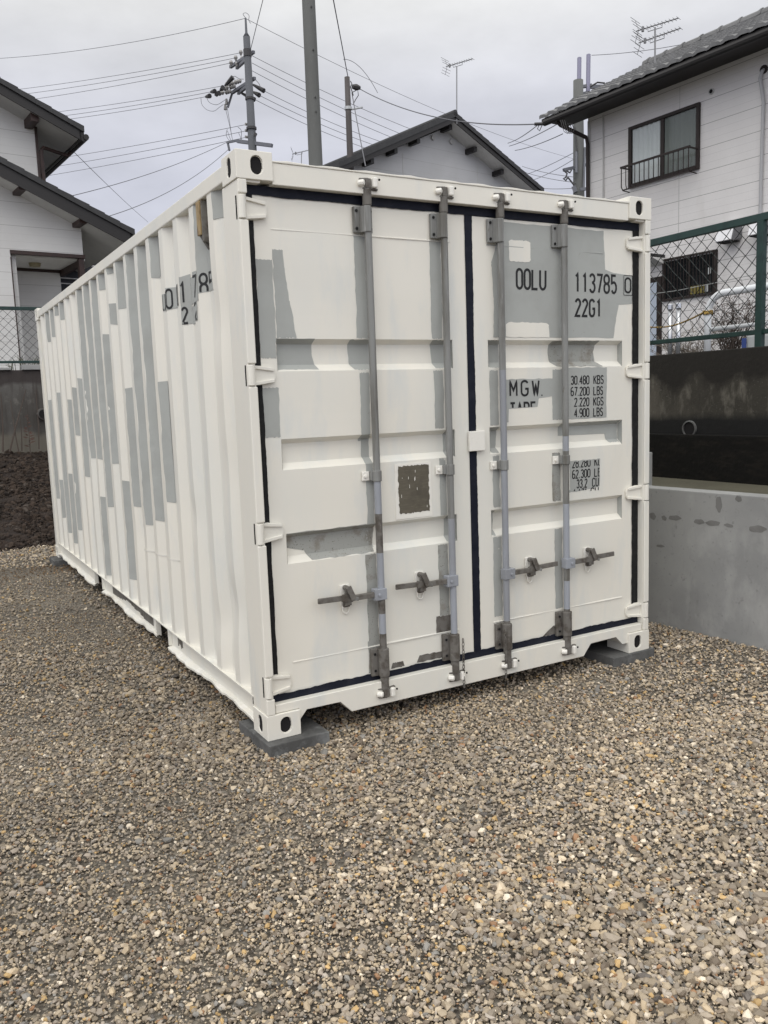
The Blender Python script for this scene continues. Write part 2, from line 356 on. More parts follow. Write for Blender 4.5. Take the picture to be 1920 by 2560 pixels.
# --- corner castings with oblong holes
def holed_plate(mb, rect, hole, to3, depth, mi=0, mdark=1):
    bm = bmesh.new(); vr = [bm.verts.new((a, b_, 0)) for a, b_ in rect]; vh = [bm.verts.new((a, b_, 0)) for a, b_ in hole]
    es = [bm.edges.new((vr[i], vr[(i+1) % 4])) for i in range(4)]+[bm.edges.new((vh[i], vh[(i+1) % len(vh)])) for i in range(len(vh))]
    bmesh.ops.triangle_fill(bm, edges=es, use_beauty=True); bm.verts.index_update()
    mb.add([to3(v.co.x, v.co.y, 0) for v in bm.verts], [tuple(v.index for v in f.verts) for f in bm.faces], mi); bm.free()
    n = len(hole); mb.add([to3(a, b_, 0) for a, b_ in hole]+[to3(a, b_, depth) for a, b_ in hole], [(i, (i+1) % n, n+(i+1) % n, n+i) for i in range(n)], mi)
    mb.add([to3(a, b_, depth) for a, b_ in hole], [tuple(range(n))], mdark)  # flat black cap stands in for the darkness inside the hollow casting
def oblong(cx, cz, w, h, n=9):
    r = w/2; o = []
    for i in range(n): a = math.pi*i/(n-1); o.append((cx+r*math.cos(a), cz+(h/2-r)+r*math.sin(a)))
    for i in range(n): a = math.pi+math.pi*i/(n-1); o.append((cx+r*math.cos(a), cz-(h/2-r)+r*math.sin(a)))
    return o
def casting(x0, sx, y0, sy, z0):
    mb = CM(); X, Y, Z = .166, .178, .118
    holed_plate(mb, [(0, 0), (X, 0), (X, Z), (0, Z)], oblong(.093, .060, .054, .078), lambda a, b_, d: (x0+sx*a, y0+sy*d, z0+b_), .011)
    holed_plate(mb, [(0, 0), (Y, 0), (Y, Z), (0, Z)], oblong(.089, .060, .05, .082), lambda a, b_, d: (x0+sx*d, y0+sy*a, z0+b_), .006)
    q = lambda a, b_, c: (x0+sx*a, y0+sy*b_, z0+c)
    mb.add([q(0,0,0), q(X,0,0), q(X,Y,0), q(0,Y,0), q(0,0,Z), q(X,0,Z), q(X,Y,Z), q(0,Y,Z)], [(0,3,2,1), (4,5,6,7), (1,2,6,5), (2,3,7,6)])
    o = mb.build('corner_casting', [WHITE, BLACK], cont)
    bm = bmesh.new(); bm.from_mesh(o.data); bmesh.ops.remove_doubles(bm, verts=bm.verts, dist=.0004); bmesh.ops.recalc_face_normals(bm, faces=bm.faces); bm.to_mesh(o.data); bm.free()
    bv = o.modifiers.new('bevel', 'BEVEL'); bv.width = .007; bv.segments = 3; bv.limit_method = 'ANGLE'; bv.angle_limit = R(60)
    return o
for x0, sx in ((0, 1), (Wd, -1)):
    for y0, sy in ((0, 1), (Ln, -1)):
        for z0 in (0, Ht-.118): casting(x0, sx, y0, sy, z0)

# --- hinge heights measured on each side
HL = [(2.36, .048), (1.655, .044), (.957, .046), (.247, .047)]
HR = [(2.347, .044), (1.642, .044), (.942, .045), (.24, .044)]
# --- corner posts
def post(sx, x0, hz):
    mb = CM(); q = lambda a, b_: (x0+sx*a, b_)
    poly = [q(.006, .012), q(.043, .012), (q(.043, .062)), q(.055, .062), q(.055, .165), q(.03, .165), q(.03, .205), q(.006, .205)]
    mb.hull2([(a, b_, .118) for a, b_ in poly], [(a, b_, Ht-.118) for a, b_ in poly])
    edges = [.119]
    for z, h in sorted(hz): edges += [z-h-.006, z+h+.006]
    edges.append(Ht-.119)
    for i in range(0, len(edges), 2):
        a0, a1 = sorted((x0+sx*.004, x0+sx*.0445)); mb.box(a0, a1, .000, .0112, edges[i], edges[i+1])
    return mb.build('corner_post', [WHITE], cont, bevel=.005, seg=3)
post(1, 0, HL); post(-1, Wd, HR)
for x0, sx in ((0, 1), (Wd, -1)):
    mb = CM(); a, c = sorted((x0+sx*.006, x0+sx*.12)); mb.box(a, c, Ln-.13, Ln-.006, .118, Ht-.118); mb.build('corner_post', [WHITE], cont, bevel=.004)
# --- header, sill, rails
mb = CM(); mb.box(.1665, Wd-.1665, .010, .09, 2.462, 2.552)
n = 60; prof = []
for i in range(n+1):
    x = .1665+(Wd-.333)*i/n; prof.append((x, 2.562+.0025*math.sin(x*31)+random.uniform(-.0012, .0012)))
for i in range(n): 
    (xa, za), (xb, zb) = prof[i], prof[i+1]
    mb.add([(xa, .006, 2.5525), (xb, .006, 2.5525), (xb, .006, zb), (xa, .006, za), (xa, .11, za), (xb, .11, zb), (xb, .11, 2.5525), (xa, .11, 2.5525)], [(0, 1, 2, 3), (3, 2, 5, 4), (0, 7, 6, 1)])
mb.box(.043, .11, .012, .088, 2.463, 2.474); mb.box(Wd-.11, Wd-.043, .012, .088, 2.463, 2.474)
mb.build('door_header', [WHITE], cont, bevel=.0025)
mb = CM()
sp = [(.05, .120), (.162, .120), (.205, .106), (.381, .104), (.441, .044), (1.93, .044), (1.985, .108), (2.18, .112), (2.232, .060), (2.276, .06), (2.276, .12), (2.388, .12), (2.388, .160), (.05, .160)]
sp[1] = (.166, .06); sp.insert(1, (.166, .120)); 
mb.hull2([(x, .012, z) for x, z in sp], [(x, .11, z) for x, z in sp])
mb.build('door_sill', [WHITE], cont, bevel=.003)
for sx, x0 in ((1, 0), (-1, Wd)):
    mb = CM(); a, c = sorted((x0+sx*.004, x0+sx*.066)); mb.box(a, c, .178, Ln-.178, 2.496, 2.566); mb.build('top_rail', [WHITE], cont, bevel=.006)
mb = CM(); mb.box(.1, Wd-.1, Ln-.09, Ln-.01, 2.48, 2.566); mb.build('end_header', [WHITE], cont, bevel=.004)
mb = CM()
for k in range(22):
    y = .11+k*(Ln-.22)/22; w = (Ln-.22)/22
    mb.add([(.066, y, 2.545), (Wd-.066, y, 2.545), (Wd-.066, y+w*.35, 2.545), (.066, y+w*.35, 2.545), (.066, y+w*.5, 2.562), (Wd-.066, y+w*.5, 2.562), (Wd-.066, y+w*.85, 2.562), (.066, y+w*.85, 2.562), (.066, y+w, 2.545), (Wd-.066, y+w, 2.545)],
           [(0, 1, 2, 3), (3, 2, 5, 4), (4, 5, 6, 7), (7, 6, 9, 8)])
mb.build('roof_sheet', [WHITE], cont)
mb = CM(); mb.box(.06, Wd-.06, .12, Ln-.05, .135, .158); mb.build('floor_underside', [BLACK], cont)
mb = CM()
for k in range(16): mb.box(.07, Wd-.07, .35+k*.35, .40+k*.35, .03, .1345)
mb.pieces('cross_member', [RUSTY], cont)

# --- bottom side rails with forklift pockets; ragged paint on the lower flange
def bottom_rail(sx, x0):
    mb = CM(); X = lambda a: x0+sx*a
    def bx(a0, a1, y0, y1, z0, z1, mi=0):
        p, q = sorted((X(a0), X(a1))); mb.box(p, q, y0, y1, z0, z1, mi)
    bx(.004, .055, .178, Ln-.178, .160, .1665)
    for y0, y1 in ((.178, 1.66), (1.935, 3.655), (3.955, Ln-.178)):
        bx(.030, .036, y0, y1, .052, .1595)
        n = max(4, int((y1-y0)/.05)); wv = walk(n+1, .009, .75)
        for i in range(n):
            a, c = y0+(y1-y0)*i/n, y0+(y1-y0)*(i+1)/n
            za, zb = .049+wv[i]*.8, .049+wv[i+1]*.8; ea, eb = .002+wv[i]*.35, .002+wv[i+1]*.35
            mb.add([(X(ea), a, za-.011), (X(eb), c, zb-.011), (X(eb), c, zb), (X(ea), a, za), (X(.030), a, .058), (X(.030), c, .058), (X(.03), a, .040), (X(.03), c, .040)], [(0, 1, 2, 3), (3, 2, 5, 4), (0, 6, 7, 1)], 2 if i % 7 == 3 else 0)
        bx(.006, .0295, y0, y0+.012, .058, .1595); bx(.006, .0295, y1-.012, y1, .058, .1595)
    for y0, y1, z0, z1 in ((1.42, 1.52, .085, .155), (2.1, 3.35, .090, .155)):
        p, q = sorted((X(.0285), X(.030))); n = 14; w = walk(n+1, .012)
        for i in range(n): mb.box(p, q, y0+(y1-y0)*i/n, y0+(y1-y0)*(i+1)/n, z0+w[i], z1, 1)
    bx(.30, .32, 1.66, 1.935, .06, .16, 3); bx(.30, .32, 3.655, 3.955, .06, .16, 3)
    return mb.build('bottom_rail', [WHITE, RUSTY, WHITEROUGH, BLACK], cont)
bottom_rail(1, 0); bottom_rail(-1, Wd)

# --- corrugated side walls: outer crests every 0.2825 m
PIT = .2825; Y0 = .392
def prof_side(y):
    t = ((y-Y0+PIT/2) % PIT)-PIT/2; a = abs(t)
    if a <= .035: return .010
    if a >= .104: return .046
    return .010+(a-.035)/.069*.036
def side_breaks():
    o = [.19]
    for k in range(-1, 21):
        for d in (-.104, -.035, .035, .104):
            y = Y0+k*PIT+d
            if .195 < y < Ln-.14: o.append(y)
    o.append(Ln-.13); return o
def dent(y, z):
    d = 0
    for (yc, zc, r, h) in ((.45, .55, .16, .020), (.42, 1.95, .18, .012), (1.0, .95, .12, .010), (2.2, .7, .2, .008), (.62, .42, .14, .012), (3.6, 1.2, .3, .008), (.33, 1.2, .2, .006)):
        q = ((y-yc)**2+(z-zc)**2)/r**2
        if q < 4: d += h*math.exp(-q*1.5)
    return d
br = side_breaks()
yy = []
for a, c in zip(br[:-1], br[1:]): yy += [a, (a+c)/2] if c-a > .02 else [a]
yy.append(br[-1])
zz = list(np.linspace(.1668, 2.50, 110))
mb = CM(); nz_ = len(zz)
mb.add([(prof_side(y)+dent(y, z), y, z) for y in yy for z in zz], [(i*nz_+j, (i+1)*nz_+j, (i+1)*nz_+j+1, i*nz_+j+1) for i in range(len(yy)-1) for j in range(nz_-1)])
# unpainted grey columns: (crest index, photo row at the top or None for the rail, photo row at the bottom)
def face_rows(k):     # from the recessed web to the crest, on the side that faces the doors
    y = Y0+k*PIT; return [y-.176, y-.106, y-.104, y-.036]
cols = [(0, None, 544, 0), (1, None, 700, 1), (4, None, 695, 0), (4, 952, 1254, 0), (5, None, 1303, 1), (6, None, 1314, 1), (7, 640, 773, 0), (7, 971, 1267, 0),
        (8, None, 686, 0), (8, 757, 811, 0), (8, 1203, 1450, 0), (9, None, 723, 0), (9, 835, 1158, 1), (10, None, 1266, 1), (11, None, 1148, 1), (11, 1242, 1438, 0),
        (12, None, 1144, 1), (13, 946, 1192, 0), (14, 969, 1089, 1), (15, None, 800, 0), (15, 999, 1326, 1), (16, None, 789, 0), (16, 1185, 1358, 0), (17, None, 843, 0),
        (17, 982, 1332, 1), (18, None, 855, 0), (18, 1199, 1294, 0), (19, 1000, 1246, 1)]
for k, v0, v1, wide in cols:
    yr = face_rows(k); 
    if not wide: yr = [yr[0]+.055]+yr[1:]
    zt = 2.497 if v0 is None else zon(.03, Y0+k*PIT-.07, v0)-CZ0; zb = zon(.03, Y0+k*PIT-.07, v1)-CZ0
    n = max(3, int((zt-zb)/.035)); ja = walk(n+1, .003, .8); jb = walk(n+1, .004, .8)
    rows = []
    for i in range(n+1):
        z = zt+(zb-zt)*i/n; y = list(yr); y[0] = max(y[0]+ja[i], Y0+(k-1)*PIT+.107) if wide else y[0]+ja[i]; y[-1] += jb[i]
        zz_ = [z+(random.uniform(-.006, .006) if i in (0, n) and v0 is not None or i == n else 0) for _ in y]
        rows.append([(prof_side(a)+dent(a, b_)-.0026, a, b_) for a, b_ in zip(y, zz_)])
    m = len(yr); mb.add([p for r_ in rows for p in r_], [(i*m+j, i*m+j+1, (i+1)*m+j+1, (i+1)*m+j) for i in range(n) for j in range(m-1)], 1)
def side_patch(y0, y1, z0, z1, off=.0022, mi=1, jit=.006):
    ys_ = sorted([y0, y1]+[b_ for b_ in br if y0 < b_ < y1]); n = max(2, int((z1-z0)/.03)); rows = []
    for i in range(n+1):
        z = z0+(z1-z0)*i/n; y = list(ys_); y[0] += random.uniform(-jit, jit)*.5; y[-1] += random.uniform(-jit, jit)*.5
        rows.append([(prof_side(a)+dent(a, z)-off, a, z+(random.uniform(-jit, jit) if i in (0, n) else 0)) for a in y])
    m = len(ys_); mb.add([p for r_ in rows for p in r_], [(i*m+j, i*m+j+1, (i+1)*m+j+1, (i+1)*m+j) for i in range(n) for j in range(m-1)], mi)
side_patch(.47, .638, 2.085, 2.30, .0018); side_patch(.855, .935, 1.955, 2.20); side_patch(.642, .855, 2.05, 2.19); side_patch(.668, .855, 1.955, 2.048); side_patch(.974, 1.206, 2.062, 2.175); side_patch(1.2065, 1.285, 2.062, 2.148)
for k, y in enumerate((2.02, 1.74, 1.46)):    # thick runs of fresh paint ending in a wet edge
    n = 6
    for i in range(n):
        a, c = y-.10+.2*i/n, y-.10+.2*(i+1)/n; z = .60+.02*math.sin(i)
        mb.add([(prof_side(a)-.003, a, .60+k*.012), (prof_side(c)-.003, c, .60+k*.012), (prof_side(c)-.004, c, .609+k*.012), (prof_side(a)-.004, a, .609+k*.012)], [(0, 1, 2, 3)], 2)
side_o = mb.build('side_wall', [WHITE, GREY, WHITEROUGH], cont)
mb = CM(); 
for a, c in zip(br[:-1], br[1:]): mb.add([(Wd-prof_side(a), a, .1668), (Wd-prof_side(c), c, .1668), (Wd-prof_side(c), c, 2.5), (Wd-prof_side(a), a, 2.5)], [(0, 1, 2, 3)])
mb.build('side_wall', [WHITE], cont)
mb = CM(); n = 10
for i in range(n):
    x = .12+(Wd-.24)*i/n; w = (Wd-.24)/n
    for (a, b_, c, d) in ((0, .02, .3, .02), (.3, .02, .5, .056), (.5, .056, .8, .056), (.8, .056, 1, .02)):
        mb.add([(x+w*a, Ln-b_, .12), (x+w*c, Ln-d, .12), (x+w*c, Ln-d, 2.49), (x+w*a, Ln-b_, 2.49)], [(0, 1, 2, 3)])
mb.build('end_wall', [WHITE], cont)
# vent cover high on the side wall
mb = CM(); mb.box(-.002, .044, .515, .56, 2.335, 2.49); mb.box(.006, .043, .50, .513, 2.30, 2.49, 1); mb.hull2([(.004, .52, 2.333), (.044, .52, 2.333), (.044, .52, 2.27)], [(.004, .545, 2.333), (.044, .545, 2.333), (.044, .545, 2.27)], 1)
mb.build('vent_cover', [TAN, RUSTY], cont, bevel=.003)

# --- lettering: narrow stencil strokes
def arc(cx, cy, rx, ry, a0, a1, n=8): return [(cx+rx*math.cos(R(a0+(a1-a0)*i/n)), cy+ry*math.sin(R(a0+(a1-a0)*i/n))) for i in range(n+1)]
def stad(y0, y1, ry=.22): return arc(.5, y1-ry, .5, ry, 0, 180)+arc(.5, y0+ry, .5, ry, 180, 360)+[(1, y1-ry)]
GL = {
 'O': [stad(0, 1)], '0': [stad(0, 1)], 'L': [[(0, 1), (0, 0), (.95, 0)]], 'U': [[(0, 1)]+arc(.5, .24, .5, .24, 180, 360)+[(1, 1)]],
 '1': [[(.2, .84), (.55, 1), (.55, 0)]], '3': [arc(.5, .77, .48, .23, 160, -90)+arc(.5, .27, .5, .27, 90, -160)], '7': [[(0, 1), (1, 1), (.35, 0)]],
 '8': [stad(.52, 1, .2), stad(0, .52, .2)], '5': [[(.92, 1), (.1, 1), (.06, .56)]+arc(.5, .31, .5, .31, 120, -150)], '2': [arc(.5, .76, .48, .24, 165, -15)+[(0, 0), (1, 0)]],
 'G': [arc(.5, .77, .5, .23, 20, 180)+arc(.5, .23, .5, .23, 180, 360)+[(1, .46), (.58, .46)]], 'M': [[(0, 0), (0, 1), (.5, .35), (1, 1), (1, 0)]],
 'W': [[(0, 1), (.25, 0), (.5, .75), (.75, 0), (1, 1)]], 'T': [[(0, 1), (1, 1)], [(.5, .985), (.5, 0)]], 'A': [[(0, 0), (.5, 1), (1, 0)], [(.2, .32), (.8, .32)]],
 'R': [[(0, 0), (0, 1), (.6, 1)]+arc(.6, .75, .4, .25, 90, -90)+[(.02, .5)], [(.5, .49), (1, 0)]], 'E': [[(.95, 1), (0, 1), (0, 0), (.95, 0)], [(.02, .52), (.8, .52)]],
 'K': [[(0, 1), (0, 0)], [(1, 1), (.04, .45)], [(.32, .6), (1, 0)]], 'B': [[(0, 0), (0, 1), (.6, 1)]+arc(.6, .77, .36, .23, 90, -90)+[(.02, .53)], [(.6, .53)]+arc(.6, .265, .4, .265, 90, -90)+[(.02, 0)]],
 'S': [arc(.5, .76, .47, .24, 20, 250)+arc(.5, .26, .48, .26, 75, -160)], 'C': [arc(.5, .77, .5, .23, 15, 180)+arc(.5, .23, .5, .23, 180, 345)],
 '4': [[(.75, 0), (.75, 1), (0, .3), (1, .3)]], '6': [stad(0, .56, .22), [(0, .3)]+arc(.55, .7, .54, .3, 180, 60)], '9': [stad(.44, 1, .22), [(1, .7)]+arc(.45, .3, .54, .3, 0, -120)],
 '.': [[(.3, -.02), (.3, .07)]], ',': [[(.4, .07), (.2, -.12)]], 'F': [[(.95, 1), (0, 1), (0, 0)], [(.02, .52), (.8, .52)]]}
def ribbon(mb, pts, t, f):
    P = [Vector((p[0], p[1])) for p in pts]; Lf = []; Rt = []; n = len(P); closed = (P[0]-P[-1]).length < 1e-6
    for i in range(n):
        a = P[i-1] if i > 0 else (P[-2] if closed else P[0]); c = P[i+1] if i < n-1 else (P[1] if closed else P[-1])
        d0 = (P[i]-a); d1 = (c-P[i])
        if d0.length < 1e-9: d0 = d1
        if d1.length < 1e-9: d1 = d0
        n0 = Vector((-d0.y, d0.x)).normalized(); n1 = Vector((-d1.y, d1.x)).normalized(); m = n0+n1
        if m.length < .3: m = n0*1.0
        else: m = m.normalized()*min(1.7, 1/max(.35, m.normalized().dot(n0)))
        Lf.append(P[i]+m*t/2); Rt.append(P[i]-m*t/2)
    mb.add([f(p.x, p.y) for p in Lf]+[f(p.x, p.y) for p in Rt], [(i, i+1, n+i+1, n+i) for i in range(n-1)])
def densify(pts, step):
    o = [pts[0]]
    for a, c in zip(pts[:-1], pts[1:]):
        d = math.hypot(c[0]-a[0], c[1]-a[1]); k = max(1, int(d/step))
        for i in range(1, k+1): o.append((a[0]+(c[0]-a[0])*i/k, a[1]+(c[1]-a[1])*i/k))
    return o
def text(name, s, x0, x1, z0, z1, t, f, parent, gap=.55, clip=None, slant=0):
    mb = CM(); n = len(s); wts = [.35 if c in '.,' else (.45 if c == ' ' else 1) for c in s]
    cw = (x1-x0)/(sum(wts)+gap*(n-1)); x = x0; lay = 0
    for c, w in zip(s, wts):
        if c != ' ':
            for st in GL[c]:
                lay += 1
                ribbon(mb, densify([(x+cw*(w if c in '.,' else 1)*a+t*.0, z0+(z1-z0)*b_) for a, b_ in st], .012), t, lambda a, b_, l=lay: f(a, b_, .00002*(l % 7)))
        x += cw*w+cw*gap
    o = mb.build(name, INK, parent)
    if clip:
        bm = bmesh.new(); bm.from_mesh(o.data)
        for ax, val, sgn in clip:
            v = val-(CZ0 if False else 0); co = [0, 0, 0]; no = [0, 0, 0]; co[ax] = v; no[ax] = sgn
            geom = list(bm.verts)+list(bm.edges)+list(bm.faces); bmesh.ops.bisect_plane(bm, geom=geom, plane_co=co, plane_no=no, clear_outer=True)
        bm.to_mesh(o.data); bm.free()
    return o
def fside(a, z, e): y = -a; return (prof_side(y)+dent(y, z)-.0034-e, y, z)
for s, ya, yb, z0, z1, clip in (('8', .622, .580, 2.07, 2.168, [(2, 2.085, -1)]), ('5', .562, .512, 2.07, 2.168, [(1, .530, -1), (2, 2.10, -1)]), ('7', .706, .655, 2.066, 2.168, None), ('1', .93, .885, 2.068, 2.168, None),
                                ('2', .922, .886, 1.962, 2.04, None), ('2', .706, .66, 1.962, 2.04, [(1, .680, -1)]), ('0', 1.203, 1.160, 2.07, 2.168, None), ('L', .988, .93, 2.066, 2.165, [(1, .976, -1)]), ('0', 1.272, 1.214, 2.06, 2.17, [(2, 2.148, 1), (2, 2.064, -1)])):
    text('stencil_character', s, -ya, -yb, z0, z1, .0125, fside, side_o, clip=clip)

# --- doors
YD = .055
REC = [(1.672, 1.815), (1.230, 1.370), (.797, .937)]
def dprof(z):
    for a, c in REC:
        if a <= z <= c:
            return YD+.036*min(1, (z-a)/.030, (c-z)/.022)
    return YD
def door_breaks():
    o = []
    for a, c in REC: o += [a, a+.030, c-.022, c]
    return o
def dwav(x, z): return .0016*math.sin(x*9+z*3)+.0012*math.sin(z*13+x*4)
def make_door(x0, x1, px0, px1, zb, zt, patches, whites):
    mb = CM()
    mb.box(x0, px0, YD, YD+.05, zb, zt); mb.box(px1, x1, YD, YD+.05, zb, zt)
    zs = sorted([zb, zt]+door_breaks()); 
    nx = 12; xsn = [px0+(px1-px0)*i/nx for i in range(nx+1)]; zf = sorted(set(zs+[zb+(zt-zb)*i/40 for i in range(41)]))
    def wav(x, z): return dwav(x, z)
    def sm(x): return min(1, (x-px0)/.05, (px1-x)/.05)
    mb.add([(x, dprof(z)+wav(x, z)*max(0, sm(x)), z) for z in zf for x in xsn], [(j*(nx+1)+i, j*(nx+1)+i+1, (j+1)*(nx+1)+i+1, (j+1)*(nx+1)+i) for j in range(len(zf)-1) for i in range(nx)])
    for x, s in ((px0, 1), (px1, -1)):
        for a, c in REC: mb.add([(x+s*.0016, YD+.0004, a), (x+s*.0016, YD+.036, a+.03), (x+s*.0016, YD+.036, c-.022), (x+s*.0016, YD+.0004, c)], [(0, 1, 2, 3)], 1 if s < 0 else 0)
    mb.box(px0, px1, YD+.0378, YD+.05, zb, zt)
    for z, pr_, mm in ((2.286, .0022, 1 if px0 > 1.2 else 0), (.331, .0034, 0)):
        e_ = px1-.002 if mm == 0 else 2.12
        mb.hull2([(px0+.002, YD-pr_, z-.002), (e_, YD-pr_, z-.002), (e_, YD-pr_, z+.0015), (px0+.002, YD-pr_, z+.0015)], [(px0+.002, YD+.004, z-.004), (e_, YD+.004, z-.004), (e_, YD+.004, z+.006), (px0+.002, YD+.004, z+.006)], mm)
    def lay(rows, off, mi, amp=.0035, step=.018):
        rows = sorted(rows, key=lambda r: -r[0]); zt_, zb_ = rows[0][0], rows[-1][0]
        zl = sorted(set([zt_, zb_]+[zt_+(zb_-zt_)*i/max(1, int((zt_-zb_)/step)) for i in range(int((zt_-zb_)/step)+1)]+[z for z in door_breaks() if zb_ < z < zt_]+[r[0] for r in rows]), reverse=True)
        ja = walk(len(zl), amp, .7); jb = walk(len(zl), amp, .7); R_ = []
        for i, z in enumerate(zl):
            for (za, la, ra), (zc, lc, rc) in zip(rows[:-1], rows[1:]):
                if zc <= z <= za:
                    t = 0 if za == zc else (za-z)/(za-zc); l = la+(lc-la)*t+ja[i]; r = ra+(rc-ra)*t+jb[i]; break
            nxx = 14; pr = []
            for q in range(nxx+1):
                x = l+(r-l)*q/nxx; zz_ = z+(random.uniform(-.0025, .0025) if i in (0, len(zl)-1) else 0)
                inr = px0+.0005 < x < px1-.0005
                y = (dprof(zz_)+wav(x, zz_)*max(0, sm(x)) if inr else YD)-off
                pr.append((x, y, zz_))
            R_.append(pr)
        m = 15; mb.add([p for r_ in R_ for p in r_], [(i*m+j, i*m+j+1, (i+1)*m+j+1, (i+1)*m+j) for i in range(len(R_)-1) for j in range(m-1)], mi)
    for rows, mi in patches: lay(rows, .0012, mi, .0022)
    for rows in whites: lay(rows, .0024, 0, .002)
    return mb.build('door', [WHITE, GREY, GREYDIRTY, RUSTY], cont)
Pxz = lambda u, v, y=YD: (lambda p: (p.x, p.z-CZ0))(gy(u, v, y))
RODS_L = [.629, 1.049]; RODS_R = [1.389, 1.81]
strip = lambda x, z1, z0, w=.028, dx=0: [(z1, x-w+dx, x+w+dx), (z0, x-w+dx, x+w+dx)]
pl = [
 ([(2.20, .167, .215), (2.12, .167, .224), (1.98, .167, .240), (1.82, .167, .262)], 1), ([(2.155, .086, .164), (1.95, .086, .164), (1.73, .088, .164)], 1), ([(1.60, .088, .163), (1.38, .090, .163)], 1),
 ([(1.818, .165, .355), (1.79, .165, .352), (1.75, .165, .348), (1.70, .165, .362), (1.68, .165, .372)], 1), ([(1.812, .535, .665), (1.70, .54, .66), (1.674, .552, .655)], 1), ([(1.812, .995, 1.105), (1.676, 1.01, 1.105)], 1),
 (strip(.60, 2.29, 1.82, .030), 1), (strip(.60, 1.66, 1.34, .026), 1), (strip(1.02, 2.29, 1.82, .032), 1), (strip(1.02, 1.665, 1.38, .028), 1), (strip(.61, 1.36, .82, .02), 1), (strip(1.03, 1.23, .94, .02), 1),
 ([(.940, .165, .640), (.87, .165, .635), (.845, .262, .632), (.80, .285, .62)], 2), ([(1.365, 1.06, 1.108), (1.235, 1.06, 1.108)], 1), ([(.935, 1.05, 1.108), (.80, 1.05, 1.108)], 1),
 (strip(.600, .79, .34, .030), 2), (strip(1.018, .79, .42, .030), 2), (strip(1.01, .42, .33, .045), 3), (strip(.61, .36, .20, .045), 2), ([(.225, .70, .76), (.198, .69, .77)], 3), ([(.235, .86, 1.0), (.20, .84, 1.02)], 3)]
pr = [
 ([(2.405, 1.44, 2.13), (2.30, 1.40, 2.135), (2.20, 1.36, 2.14), (2.185, 1.36, 2.20), (2.175, 1.36, 2.346), (2.02, 1.37, 2.346), (2.012, 1.37, 2.24), (1.83, 1.36, 2.205)], 1),
 ([(1.812, 1.33, 1.42), (1.675, 1.335, 1.425)], 1), ([(1.812, 1.76, 2.10), (1.75, 1.75, 2.08), (1.70, 1.765, 2.09), (1.674, 1.79, 2.12)], 2),
 ([(1.613, 1.425, 1.79), (1.52, 1.42, 1.775), (1.51, 1.42, 1.66), (1.465, 1.42, 1.652), (1.46, 1.42, 1.455), (1.39, 1.42, 1.45)], 1), (strip(1.79, 1.66, 1.39, .035), 1),
 ([(1.668, 1.83, 2.148), (1.388, 1.83, 2.146)], 1), ([(1.367, 1.82, 2.262), (1.30, 1.82, 2.262), (1.295, 2.165, 2.262), (1.245, 2.18, 2.262)], 1), ([(1.367, 1.33, 1.395), (1.27, 1.33, 1.39), (1.235, 1.345, 1.39)], 1),
 ([(1.158, 1.87, 2.096), (1.0, 1.88, 2.094), (.985, 1.84, 1.95)], 1), (strip(1.775, 1.21, .945, .03), 2), (strip(1.36, 1.66, 1.38, .026), 1), (strip(1.365, 1.22, .95, .022), 1), (strip(1.365, .79, .36, .028), 1), (strip(1.785, .79, .34, .026), 1), ([(.93, 1.33, 1.36), (.80, 1.335, 1.36)], 1), ([(.245, 1.74, 1.84), (.195, 1.66, 1.86)], 3)]
wh = [[(2.320, 1.485, 1.600), (2.312, 1.473, 1.612), (2.225, 1.472, 1.614), (2.214, 1.478, 1.606)], [(1.906, 1.46, 1.715), (1.895, 1.445, 1.73), (1.83, 1.44, 1.735)]]
dl = make_door(.081, 1.197, .163, 1.108, .190, 2.424, pl, [])
dr = make_door(1.241, 2.355, 1.327, 2.270, .193, 2.420, pr, wh)

# --- painted-over gasket round and between the doors, with a hand-painted edge
mb = CM()
def hstrip(x0, x1, z0, z1, j0, j1, y):
    n = int((x1-x0)/.014); a = walk(n+1, j0, .8); c = walk(n+1, j1, .8)
    mb.add([(x0+(x1-x0)*i/n, y, z0+a[i]) for i in range(n+1)]+[(x0+(x1-x0)*i/n, y, z1+c[i]) for i in range(n+1)], [(i, i+1, n+2+i, n+1+i) for i in range(n)])
def vstrip(x0, x1, z0, z1, j0, j1, y, mi=0):
    n = int((z1-z0)/.014); a = walk(n+1, j0, .8); c = walk(n+1, j1, .8)
    mb.add([(x0+a[i], y, z0+(z1-z0)*i/n) for i in range(n+1)]+[(x1+c[i], y, z0+(z1-z0)*i/n) for i in range(n+1)], [(i, i+1, n+2+i, n+1+i) for i in range(n)], mi)
for a_, b__, c_, d_ in ((.043, .0995, .160, 2.463), (2.336, 2.395, .160, 2.463), (.10, 2.3355, 2.405, 2.463), (.10, 2.3355, .160, .205), (1.18, 1.258, .2055, 2.4045)): mb.box(a_, b__, YD+.012, YD+.02, c_, d_, 1)
hstrip(.0435, 2.3945, 2.421, 2.464, .0012, .0005, YD-.0046); hstrip(.0435, 2.3945, .158, .196, .0005, .0026, YD-.0046)
vstrip(.0435, .086, .170, 2.455, .0003, .0010, YD-.0036, 1); vstrip(2.345, 2.3945, .170, 2.455, .0016, .0003, YD-.0036, 1)
vstrip(1.196, 1.242, .196, 2.421, .0007, .0016, YD-.0027)
mb.build('gasket', [NAVY, RUBBER], cont)
# latch plate over the centre gap
mb = CM(); mb.box(1.185, 1.283, YD-.022, YD-.006, 1.254, 1.356); mb.box(1.245, 1.29, YD-.006, YD-.001, 1.26, 1.35); mb.build('latch_plate', [WHITEROUGH], dr, bevel=.006)
